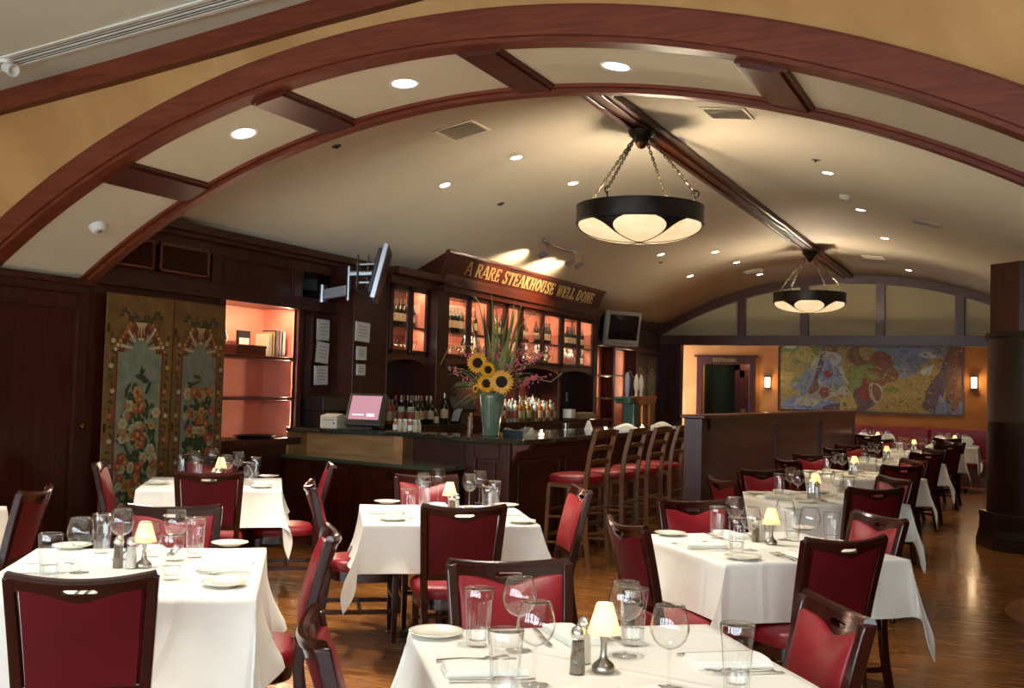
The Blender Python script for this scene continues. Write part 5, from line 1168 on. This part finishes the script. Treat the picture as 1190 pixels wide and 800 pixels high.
def make_lamp(on=1):
    t = thing('table_lamp', '', 'candle lamp')
    MB().lathe([(0,0),(.027,0),(.03,.003),(.031,.012),(.026,.022),(.012,.034),(.009,.045),(.0085,.075),(.011,.09),(.016,.098),(.016,.101),(0,.101)], 28).build('base', M['pewter'], t, smooth='all')
    m = mat('frosted_shade', '#e9dcc4', .6); b = m.node_tree.nodes['Principled BSDF']; nt = m.node_tree
    tr = nt.nodes.new('ShaderNodeBsdfTranslucent'); tr.inputs[0].default_value = (.95,.85,.68,1); mx = nt.nodes.new('ShaderNodeMixShader'); mx.inputs[0].default_value = .55
    nt.links.new(b.outputs[0], mx.inputs[1]); nt.links.new(tr.outputs[0], mx.inputs[2]); nt.links.new(mx.outputs[0], nt.nodes['Material Output'].inputs[0])
    MB().lathe([(.0445,.102),(.045,.103),(.022,.180),(.0205,.181),(.0205,.1805),(.0435,.1035)], 36).build('shade', m, t, smooth='all')
    MB().lathe([(0,.10),(.014,.10),(.014,.12),(0,.12)], 12).build('candle', M['china'], t)
    MB().lathe([(0,.12),(.006,.13),(.0055,.14),(0,.155)], 8).build('flame', flame, t, smooth=True)
    l = bpy.data.lights.new('candle_glow', 'POINT'); l.energy = .5; l.color = (1,.8,.52); l.shadow_soft_size = .01
    o = bpy.data.objects.new('candle_glow', l); COL.objects.link(o); o.parent = t; o.location = (0,0,.142); return Proto(t)
pepm = mat('ground_pepper', '#8a7a66', .9, var='#4a3e32', vscale=400); saltm = mat('white_salt', '#d9d6cc', .8)
def make_shaker(fill, nm):
    t = thing(nm, '', 'shaker')
    MB().lathe([(0,.003),(.0195,.003),(.0185,.04),(.0155,.085),(0,.085)], 20).build('contents', fill, t, smooth=True)
    MB().lathe([(0,0),(.0215,0),(.022,.004),(.021,.04),(.0175,.09),(.0165,.097),(0,.097)], 10).build('glass_body', M['glass'], t, smooth=False)
    MB().lathe([(.017,.094),(.0195,.096),(.0195,.108),(.016,.118),(.008,.124),(0,.126)], 24).build('cap', M['chrome'], t, smooth='all'); return Proto(t)
def make_fork(L_=.2):
    t = thing('fork', '', 'fork'); mb = MB()
    def hd(u, v, s):
        y = v*L_*.66; w = .0045+.003*(1-v)**2*1.2 if v < .8 else .0045+(v-.8)*.035
        return Vector(((u-.5)*2*w, y, .003+.006*math.sin(PI*v)*.6+(-.0016 if s else 0)))
    mb.slab(hd, 2, 10)
    def nk(u, v, s): return Vector(((u-.5)*2*(.0115), L_*.66+v*L_*.12, .004+.004*math.sin(PI*v)+(-.0016 if s else 0)))
    mb.slab(nk, 2, 4)
    for k in range(4): x = -.0095+.0063*k; mb.slab(lambda u, v, s: Vector((x+(u-.5)*.0032, L_*.78+v*L_*.22, .004+.006*math.sin(PI*v*.6)+(-.0016 if s else 0))), 1, 5)
    mb.build('fork_body', M['chrome'], t, smooth=True); return Proto(t)
def make_knife():
    t = thing('knife', '', 'knife'); 
    MB().slab(lambda u, v, s: Vector(((u-.5)*2*(.0055+.002*math.sin(PI*(1-v))), v*.10, .003+(.005 if not s else 0))), 2, 6).build('handle', M['chrome'], t, bevel=.0015)
    MB().slab(lambda u, v, s: Vector(((u-.35)*2*(.0085*(1-.8*max(0, v-.8)*5*(u))), .10+v*.125, .004+(.0018 if not s else 0))), 3, 8).build('blade', M['chrome'], t); return Proto(t)
def make_napkin():
    t = thing('napkin', '', 'napkin'); mb = MB()
    for k, (w, h) in enumerate(((.11,.22),(.105,.215),(.10,.21))):
        mb.slab(lambda u, v, s: Vector(((u-.5)*w+.004*k, (v-.5)*h, .0+k*.006+(.0065+.0035*math.sin(PI*u)*math.sin(2.4*v+k) if not s else 0))), 8, 10)
    mb.build('folded_cloth', M['napkin'], t, smooth=True); return Proto(t)
wine, tumb, plate, tlamp = make_wine(), make_tumbler(), make_plate(), make_lamp()
pepper, salt, fork, knife, napk = make_shaker(pepm, 'pepper_shaker'), make_shaker(saltm, 'salt_shaker'), make_fork(), make_knife(), make_napkin()
TZ = .7592
SIDE = {308:'near', 38:'right', 128:'far', 218:'left'}
def Tp(px, py): return P(px, py, 2, TZ)
def table(key, c, th, hx, hy, nm, chairs, items=None, o=.262, seed=1, detail=2):
    c = Vector((c[0], c[1], 0)); a = math.radians(th)
    t = make_table(hx, hy); t.location = c; t.rotation_euler = (0,0,a); tag(t, 'square table under the white cloth, '+nm, None, 'dining tables')
    cl = cloth_mesh(hx, hy, o, seed, 56 if detail > 1 else 34).build('tablecloth', M['crease'], smooth='all'); cl.location = c; cl.rotation_euler = (0,0,a); tag(cl, 'white tablecloth draped over '+nm, 'tablecloth', 'white tablecloths')
    R_ = Matrix.Rotation(a, 3, 'Z')
    def W(x, y, z=TZ): p = R_@Vector((x, y, 0)); return (c.x+p.x, c.y+p.y, z)
    # settings; k: side index 0 right(+x local) 1 far(+y) 2 left 3 near
    names_ = ['right','far','left','near']
    for k in range(4):
        b = a+PI/2*k; h = hx if k % 2 == 0 else hy
        def S(s, inn): # s along the side to the sitter's right, inn distance from the edge inwards
            u = Vector((math.cos(b), math.sin(b), 0)); # outward
            rt = Vector((-u.y, u.x, 0))  # sitter looks to -u ; his right is ... 
            p = c+u*(h-inn)+rt*s; return (p.x, p.y, TZ)
        pl_ = '%s side of %s' % (names_[k], nm); fz = b+PI/2  # local +y points inwards
        # sitter's right hand = rt direction
        napk.put(S(rnd.uniform(-.01,.01), .14), fz+rnd.uniform(-.15,.15), 'folded white napkin at the '+pl_, 'folded napkins')
        fork.put(S(-.115, .03), fz+rnd.uniform(-.06,.06), 'outer fork left of the napkin at the '+pl_, 'forks'); 
        fork.put(S(-.085, .045), fz+rnd.uniform(-.05,.05), 'inner fork by the napkin at the '+pl_, 'forks')
        knife.put(S(.10, .03), fz+rnd.uniform(-.05,.05), 'knife right of the napkin at the '+pl_, 'knives')
        if items is None or 'plates' not in items: plate.put(S(-.27, .16), 0, 'small cream bread plate at the '+pl_, 'bread plates')
    if items:
        for i, (px, py, l) in enumerate(items.get('plates', [])): plate.put(Tp(px, py), 0, 'small cream bread plate %s of %s' % (l, nm), 'bread plates')
        for px, py, l in items.get('wine', []): wine.put(Tp(px, py), rnd.random()*6, 'round-bowled wine glass, %s on %s' % (l, nm), 'wine glasses')
        for px, py, l in items.get('tumb', []): tumb.put(Tp(px, py), rnd.random()*6, 'fluted tumbler, %s on %s' % (l, nm), 'tumblers')
        lp = items.get('lamp'); sp_ = items.get('shk')
    else: lp = sp_ = None
    if not (items and items.get('wine')):
        for k in range(4):
            b = PI/2*k; 
            for pr_, dd, off, nn, kk in ((wine, .20, .42, 'wine glass', 'wine glasses'),(tumb, .25, .95, 'tumbler', 'tumblers')):
                pr_.put(W(dd*math.cos(b+off), dd*math.sin(b+off)), 0, ('round-bowled wine glass' if kk[0] == 'w' else 'fluted tumbler')+' at the %s setting of %s' % (names_[k], nm), kk)
    tlamp.put(Tp(*lp) if lp else W(.03,.02), 0, 'small candle lamp with a frosted shade on '+nm, 'candle lamps')
    q = [Tp(*s_) for s_ in sp_] if sp_ else [Vector(W(-.06,-.05)), Vector(W(-.02,-.08))]
    pepper.put(q[0], 0, 'dark pepper shaker on '+nm, 'pepper shakers'); salt.put(q[1], 0, 'white salt shaker on '+nm, 'salt shakers')
    for bx, by, face, l in chairs: put_chair(bx, by, face, 'red dining chair '+l)
F, L_T, M_T, T4, R1 = 'the front centre table', 'the lower left table', 'the middle table', 'the back left table', 'the first right-row table'
table('F', (-1.0,2.73), 38, .485, .485, F, [(-1.60,3.335,308,'facing the camera across the front centre table'),(-1.57,2.16,38,'left of the front centre table, cut by the bottom edge'),(-.46,3.16,213,'with bright red pad at the right of the front centre table')],
  dict(plates=[(507,739,'at the far left corner')], wine=[(602,757,'second from left'),(621,797,'third from left, in front'),(726,763,'right of the lamp'),(777,801,'rightmost')],
       tumb=[(555,751,'leftmost'),(586,814,'cut off by the bottom edge'),(735,750,'behind the candle lamp'),(856,803,'at the right edge')], lamp=(701,781), shk=[(671,783),(678,771)]), seed=3)
table('L', (-3.12,3.12), 37, .485, .57, L_T, [(-2.54,2.33,128,'seen from behind at the front of the large left table'),(-2.5,3.56,217,'at the right end of the large left table'),(-3.62,3.86,307,'behind the glasses on the far side of the large left table')],
  dict(plates=[(267,634,'at the far right corner'),(261,681,'at the near right corner'),(84,637,'at the far left corner')], wine=[(92,666,'leftmost'),(140,651,'second from left'),(170,672,'in front of the lamp'),(203,652,'rightmost')],
       tumb=[(57,673,'leftmost'),(118,643,'behind the shakers'),(199,674,'at the front'),(226,648,'at the right')], lamp=(167,660), shk=[(137,660),(152,661)]), o=.34, seed=5)
table('M', (-3.07,5.5), 35, .485, .485, M_T, [(-2.53,4.74,127,'seen from behind at the front of the middle table'),(-2.41,6.05,217,'at the right of the middle table below the bar stools'),(-3.83,5.20,37,'at the left of the middle table'),(-3.62,6.22,307,'behind the glasses of the middle table')],
  dict(plates=[(450,585,'at the far left corner'),(456,605,'at the near left corner'),(606,608,'at the near right corner'),(588,589,'at the far right corner')], wine=[(491,588,'leftmost'),(509,582,'second from left'),(545,590,'third from left'),(557,585,'rightmost')],
       tumb=[(474,602,'leftmost'),(493,592,'second from left'),(567,598,'third from left'),(574,590,'rightmost')], lamp=(522,596), shk=[(525,600),(530,598)]), seed=9)
table('T4', (-5.35,6.1), 38, .485, .485, T4, [(-4.78,5.40,128,'seen from behind in front of the back left table'),(-4.6,6.52,218,'at the right of the back left table'),(-5.92,5.52,38,'at the left of the back left table against the screen'),(-5.85,6.62,308,'behind the glasses of the back left table')],
  dict(plates=[(182,563,'at the left corner'),(312,555,'at the far right corner'),(304,567,'at the near right corner')], wine=[(226,556,'leftmost'),(246,552,'second from left'),(276,557,'rightmost'),(262,562,'in front of the lamp')],
       tumb=[(210,553,'leftmost'),(229,560,'second from left'),(289,564,'rightmost'),(296,556,'at the far right')], lamp=(256,560), shk=[(248,564),(253,565)]), seed=12)
table('R1', (-1.15,5.34), 43, .485, .485, R1, [(-.66,4.70,139,'seen from behind in front of the nearest right table'),(-.64,5.74,222,'at the right of the nearest right table'),(-1.64,4.62,42,'at the left of the nearest right table, in profile'),(-1.66,5.82,312,'front view behind the left plate of the nearest right table')],
  dict(plates=[(779,622,'at the left corner'),(863,650,'at the near corner'),(932,616,'behind the lamp')], wine=[(853,624,'leftmost'),(872,640,'second from left'),(912,628,'behind the lamp'),(941,640,'rightmost')],
       tumb=[(833,626,'leftmost'),(856,642,'in front of the left glasses'),(921,629,'between the right glasses'),(966,634,'rightmost')], lamp=(896,633), shk=[(878,630),(885,629)]), seed=15)
T5 = 'the far left edge table'
table('T5', (-5.40,3.58), 32, .485, .485, T5, [(-4.70,4.0,210,'in profile at the far left edge of the picture')], seed=21, detail=1)
row_ = [((-1.40,8.15),'the second right-row table'),((-1.5,10.95),'the third right-row table'),((-1.5,13.75),'the fourth right-row table'),((-1.42,16.5),'the fifth right-row table')]
for i, (c, nm) in enumerate(row_):
    x, y = c; ch = [(x+.53,y-.66,132,'on the near side of '+nm),(x+.55,y+.47,222,'on the right side of '+nm),(x-.52,y-.70,42,'on the left side of '+nm),(x-.50,y+.50,312,'on the far side of '+nm)]
    table('R%d' % (i+2), c, 43, .485, .485, nm, ch, seed=30+i, detail=1)
for i, (x, nm) in enumerate(((-2.3,'the left booth table'),(-1.05,'the right booth table'))):
    table('B%d' % i, (x,19.55), 0, .40, .42, nm, [(x-.05,18.85,90,'facing the booth at '+nm)], seed=40+i, detail=1)
    for j, dx in enumerate((-.2,.22)):
        nn = MB(); nn.slab(lambda u, v, s: Vector(((u-.5)*.22*math.sin(PI*(.15+.7*v)), .02*math.sin(6*u)+(.012 if s else 0), v*.17)), 10, 6)
        o = nn.build('standing_napkin', M['napkin'], smooth=True); o.location = (x+dx,19.42,TZ); tag(o, 'fan folded white napkin standing %s on %s' % (('left','right')[j], nm), 'napkin')
# ================================================ bar stools (face -x toward the bar: built facing +y)
def make_stool():
    r_ = thing('bar_stool', '', 'bar stool'); wd = M['stoolwood']
    n = 32; prof = [(.97,.715),(1.0,.73),(1.02,.75),(1.0,.775),(.9,.79),(.6,.798),(.05,.80)]
    def so(a, k):
        c, s_ = math.cos(a), math.sin(a); e = 3.2; x = abs(c)**(2/e)*(1 if c > 0 else -1); y = abs(s_)**(2/e)*(1 if s_ > 0 else -1); return Vector((x*(.215+.015*y)*k, y*.205*k, 0))
    MB().add([so(2*PI*i/n, k)+Vector((0,0,z)) for k, z in prof for i in range(n)], [(j*n+i, j*n+(i+1)%n, (j+1)*n+(i+1)%n, (j+1)*n+i) for j in range(len(prof)-1) for i in range(n)]+[tuple(range(n))[::-1], tuple((len(prof)-1)*n+i for i in range(n))]).build('seat', M['red'], r_, smooth=True)
    MB().box((-.19,-.18,.675),(.19,.18,.716)).build('seat_frame', wd, r_, bevel=.005)
    for s_ in (-1, 1):
        MB().slab(lambda u, v, s: Vector((s_*(.20-.02*v)+(u-.5)*.034, .19-.02*v+(.017 if not s else -.017), .70*v)), 1, 4).build('leg', wd, r_, bevel=.004)
        zs = [0,.1,.3,.5,.7,.8,.95,1.08,1.18]; ys = [-.25,-.225,-.2,-.195,-.195,-.20,-.222,-.255,-.285]
        def post(u, v, s):
            i = v*8; k = min(int(i), 7); f_ = i-k; return Vector((s_*.19+(u-.5)*.03, ys[k]+(ys[k+1]-ys[k])*f_+(.021 if not s else -.021), zs[k]+(zs[k+1]-zs[k])*f_))
        MB().slab(post, 1, 16).build('back_post', wd, r_, bevel=.004)
    for z, y, h in ((.88,-.205,.04),(1.0,-.235,.04),(1.12,-.27,.06)):
        MB().slab(lambda u, v, s: Vector((-.18+.36*u, y-.02*math.sin(PI*u)-.3*h*v+(.009 if not s else -.009), z+v*h+.012*math.sin(PI*u))), 10, 1).build('ladder_rail', wd, r_, bevel=.003)
    mb = MB()
    for z in (.2,.42):
        for s_ in (-1, 1): mb.tube([(s_*.195,.185,z),(s_*.19,-.215,z+.02)], .012, 8)
    for z in (.26,.48): mb.tube([(-.19,.18,z),(.19,.18,z)], .013, 8); mb.tube([(-.19,-.21,z+.03),(.19,-.21,z+.03)], .012, 8)
    mb.build('stretchers', wd, r_, smooth=True); return Proto(r_)
stool = make_stool()
for i, (x, y, rz, l) in enumerate(((-3.50,8.62,84,'nearest the camera'),(-3.45,9.32,88,'second from the camera'),(-3.45,10.04,87,'third from the camera'),(-3.45,10.74,90,'fourth, half hidden behind the partition post'))):
    stool.put((x, y, 0), math.radians(rz), 'oak bar stool with a red seat, '+l, 'bar stools')
# ================================================ low partition
PX0, PX1, PY0, PY1, PH = -2.70, -2.535, 9.15, 18.7, 1.315
pt_ = thing('partition', 'long low dark wood partition between the bar stools and the right row of tables', 'partition', ((PX0+PX1)/2, PY0, 0))
hw = (PX1-PX0)/2; LN = PY1-PY0
MB().box((-hw,0,0),(hw,.17,PH-.02)).build('end_post', M['woodz'], pt_, bevel=.004)
MB().box((-hw+.03,.17,0),(hw-.03,LN,PH-.02)).build('panel', M['woody'], pt_)
m_ = MB()
for i in range(4):
    y0 = (.17, P(903,540,0,PX1)[1]-PY0, P(955,530,0,PX1)[1]-PY0, LN-.1)[i]; m_.box((-hw,y0,0),(hw,y0+.1,PH-.02))
m_.box((-hw,.17,PH-.13),(hw,LN,PH-.02)); m_.box((-hw,.17,0),(hw,LN,.16)); m_.build('stiles_and_rails', M['woodz'], pt_, bevel=.004)
MB().box((-hw-.03,-.03,PH-.02),(hw+.03,LN+.03,PH+.012)).build('cap_rail', M['woody'], pt_, bevel=.008)
# ================================================ booth, sconces, painting, restroom sign
bo = thing('booth', 'long red vinyl booth seat against the orange wall under the painting', 'booth', (-2.0, YW, 0)); bl_ = 2.6
MB().box((-bl_,-.62,0),(2.0,-.16,.36)).build('plinth', M['woodx'], bo, bevel=.005)
for i in range(4):
    x0 = -bl_+i*(4.1/4); 
    MB().box((x0+.004,-.68,.36),(x0+4.1/4-.004,-.14,.48)).build('seat', M['red'], bo, bevel=.03, seg=3)
    MB().box((x0+.004,-.2,.46),(x0+4.1/4-.004,-.02,1.02)).build('backrest', M['red'], bo, bevel=.04, seg=3)
MB().box((1.52,-.95,0),(1.66,-.02,1.0)).build('side', M['darkred'], bo, bevel=.02)
sgm = emis('sconce_glow', (1,.74,.42), 4)
for p, l in ((P(892,444.5,1,YW-.05),'small black wall sconce with a lit glass left of the painting'),(P(1132,445,1,YW-.05),'small black wall sconce with a lit glass right of the painting')):
    s_ = thing('wall_sconce', l, 'wall lamp', (p.x, YW, p.z), 0, 'wall sconces')
    MB().box((-.06,-.02,-.12),(.06,0,.13)).build('back_plate', M['bronze'], s_, bevel=.003)
    MB().box((-.045,-.09,-.10),(.045,-.02,.10)).build('glass', sgm, s_, bevel=.008)
    m_ = MB(); m_.box((-.06,-.1,.10),(.06,0,.13)); m_.box((-.06,-.1,-.13),(.06,0,-.10)); m_.box((-.06,-.1,-.1),(-.045,-.085,.1)); m_.build('cage', M['bronze'], s_, bevel=.003)
    L_ = bpy.data.lights.new('sconce_lamp', 'POINT'); L_.energy = 3; L_.color = (1,.7,.38); L_.shadow_soft_size = .05; o = bpy.data.objects.new('sconce_lamp', L_); COL.objects.link(o); o.parent = s_; o.location = (0,-.16,-.0)
px0, px1, pz0, pz1 = -4.32, -.98, 1.28, 2.56
pa = thing('painting', 'wide still life painting of fruit, draped cloth and flowers on the orange wall', 'painting', ((px0+px1)/2, YW, (pz0+pz1)/2)); pw, phh = (px1-px0)/2, (pz1-pz0)/2
m_ = MB(); 
for a in ((-pw-.03,-phh-.03,pw+.03,-phh),(-pw-.03,phh,pw+.03,phh+.03),(-pw-.03,-phh,-pw,phh),(pw,-phh,pw+.03,phh)): m_.box((a[0],-.045,a[1]),(a[2],-.0,a[3]))
m_.build('frame', M['woodz'], pa, bevel=.003)
pc = [mat('canvas_'+n, c, .6, var=v, vscale=s_, detail=7, dist=1.5) for n, c, v, s_ in (('ochre','#7c6732','#9a8248',14),('slate','#5a6076','#7d86a0',6),('bluegrey','#5c6470','#7c848c',7),('olive','#4f5a2a','#7c8038',16),('cream','#7d7566','#a59c88',5),('plum','#43353f','#5e4a50',8),('rust','#6a3220','#84482c',10),('yellow','#8a7434','#a8924c',20),('brown','#5a3a22','#7c5530',9),('green','#56683f','#70804f',10),('red','#6a241c','#7c3226',12),('white','#8d9092','#a8a8a4',12))]
m_ = MB(); m_.box((-pw,-.03,-phh),(pw,-.02,phh), 0)
lay = [0]
def pb(cx, cz, rx, rz_, m, ang=0, irr=.06, n=22):
    lay[0] += 1; y1 = -.030-.00004*lay[0]; pts = []
    for i in range(n):
        a = 2*PI*i/n; k = 1+irr*math.sin(3*a+cx*9)+irr*.6*math.sin(5*a+cz*7); u, w_ = rx*k*math.cos(a), rz_*k*math.sin(a)
        x = cx+u*math.cos(ang)-w_*math.sin(ang); z = cz+u*math.sin(ang)+w_*math.cos(ang); pts.append((max(-pw, min(pw, x)), max(-phh, min(phh, z))))
    m_.prism(pts, 1, y1, y1+.0008, m)
X_ = lambda px: -pw+(px-907)/211*2*pw
Z_ = lambda py: phh-(py-403)/74*2*phh
S_ = 2*pw/211
for px, py, rx, ry, m, an in ((925,412,24,14,3,0),(940,415,14,10,7,.3),(916,420,10,10,0,0),(920,404,8,5,11,0),(960,410,12,9,3,0),(968,408,10,7,8,0),(925,467,40,10,0,0),(945,470,36,9,1,0),(1000,474,40,7,5,0),
        (1040,405,26,12,2,0),(1062,414,20,12,1,.2),(1090,408,14,9,2,0),(1052,428,20,12,2,0),(1040,465,42,16,0,0),(1062,455,20,16,0,0),(994,440,10,18,3,.3),(1010,432,12,14,3,-.3),(1002,415,14,12,8,.2),(1012,412,9,12,0,-.4),(1022,440,14,12,8,0),
        (990,470,10,14,7,0),(1028,420,14,10,6,.4),(1036,436,12,10,8,-.2),(1080,414,10,4,11,.1),(1086,430,14,6,11,-.2),
        (1112,440,12,40,8,0),(1098,440,14,34,0,.15),(1106,442,5,34,8,.15),(1092,450,6,28,8,.25),(1086,455,7,22,5,.3),(1096,470,22,10,5,.1),(1112,470,10,8,1,0),(1112,415,6,14,10,0),
        (958,455,10,6,1,0),(968,418,14,8,11,.2),(985,455,9,5,4,.6),
        (922,448,17,9,9,.05),(922,450,13,6,0,.05),(928,450,6,4,1,0),(918,440,7,6,7,0),(912,438,5,6,7,.5),(966,438,5,5,10,0),(962,458,6,7,0,.2),(960,456,4,4,7,0),
        (1010,460,14,16,5,.2),(1012,452,13,13,10,.3),(1022,456,8,13,4,-.25),(1023,456,5,10,8,-.25),(1040,456,11,8,0,0),(1040,452,9,4,3,0),(1000,445,7,6,9,.3),(1018,438,9,5,3,.5)):
    pb(X_(px), Z_(py), rx*S_, ry*S_, m, -an)
def pp(pts, m):
    lay[0] += 1; y1 = -.030-.00004*lay[0]; m_.prism([(X_(a), Z_(b)) for a, b in pts], 1, y1, y1+.0008, m)
pp([(926,470),(936,446),(946,424),(958,412),(972,414),(982,428),(990,446),(984,458),(966,464),(948,474)], 4)
pp([(940,452),(952,440),(956,452),(946,464)], 8); pp([(978,430),(985,446),(976,456),(972,446)], 3)
pp([(931,440),(944,428),(950,442),(940,460),(934,462)], 2); pp([(954,426),(962,417),(970,426),(976,446),(966,452),(957,444)], 1); pp([(972,424),(980,434),(986,448),(978,452),(974,440)], 2); pp([(940,462),(962,452),(984,455),(966,464),(944,472)], 4); pp([(958,412),(961,424),(952,446),(947,448),(954,424)], 5)
pp([(968,416),(978,424),(972,428)], 11); pp([(1086,474),(1090,440),(1102,408),(1106,404),(1103,440),(1092,476)], 5); pp([(1104,404),(1112,404),(1114,470),(1106,476),(1101,440)], 8); pp([(1094,456),(1104,470),(1100,478),(1088,478)], 1)
pb(X_(966), Z_(436), 5*S_, 5*S_, 10); pb(X_(962), Z_(457), 6*S_, 7*S_, 6)
for i in range(520):
    px = rnd.uniform(909,1116); py = rnd.uniform(404,478); pb(X_(px), Z_(py), rnd.uniform(.8,2.4)*S_, rnd.uniform(.5,1.1)*S_, rnd.choice(((3,7,3,9,0) if py < 435 else (0,1,9,0)) if px < 938 else ((4,2,4,1,8) if py > 418 else (3,8,7)) if px < 985 else ((3,8,6,3,5) if py < 445 else (5,6,0,8)) if px < 1030 else ((2,1,9,2,8) if py < 432 else (0,0,8,7)) if px < 1084 else (8,5,8,6,1)), rnd.uniform(-1,1), .15, 8)
m_.build('canvas', pc, pa)
# RESTROOMS lettering on the lintel
rs = thing('restroom_sign', 'dark lintel sign with faint gold RESTROOMS lettering over the far door', 'sign', (-5.66, YW-.05, 2.18))
MB().box((-.05,-.006,-.0),(.55,.0,.105)).build('board', M['woodz'], rs)
letters(rs, mat('faint_gold', '#8a6c3a', .6), 'RESTROOMS', 0, .075, .5, lambda s, t, d: Vector((s, -.006-d*.5, .015+t)))
# round dark rug edge at the far right
rg = thing('rug', 'round patterned rug with a tan border at the lower right edge', 'rug', (1.02, 8.6, 0)); 
MB().lathe([(0,.001),(1.0,.001),(1.0,.008),(0,.010)], 64).build('field', mat('patterned_rug', '#3a3830', .9, var='#5a5140', vscale=40, bump=.4, bscale=200), rg); MB().lathe([(1.0,.0005),(1.12,.0005),(1.12,.006),(1.0,.009)], 64).build('border', mat('tan_rug_border', '#8a5a30', .6), rg)
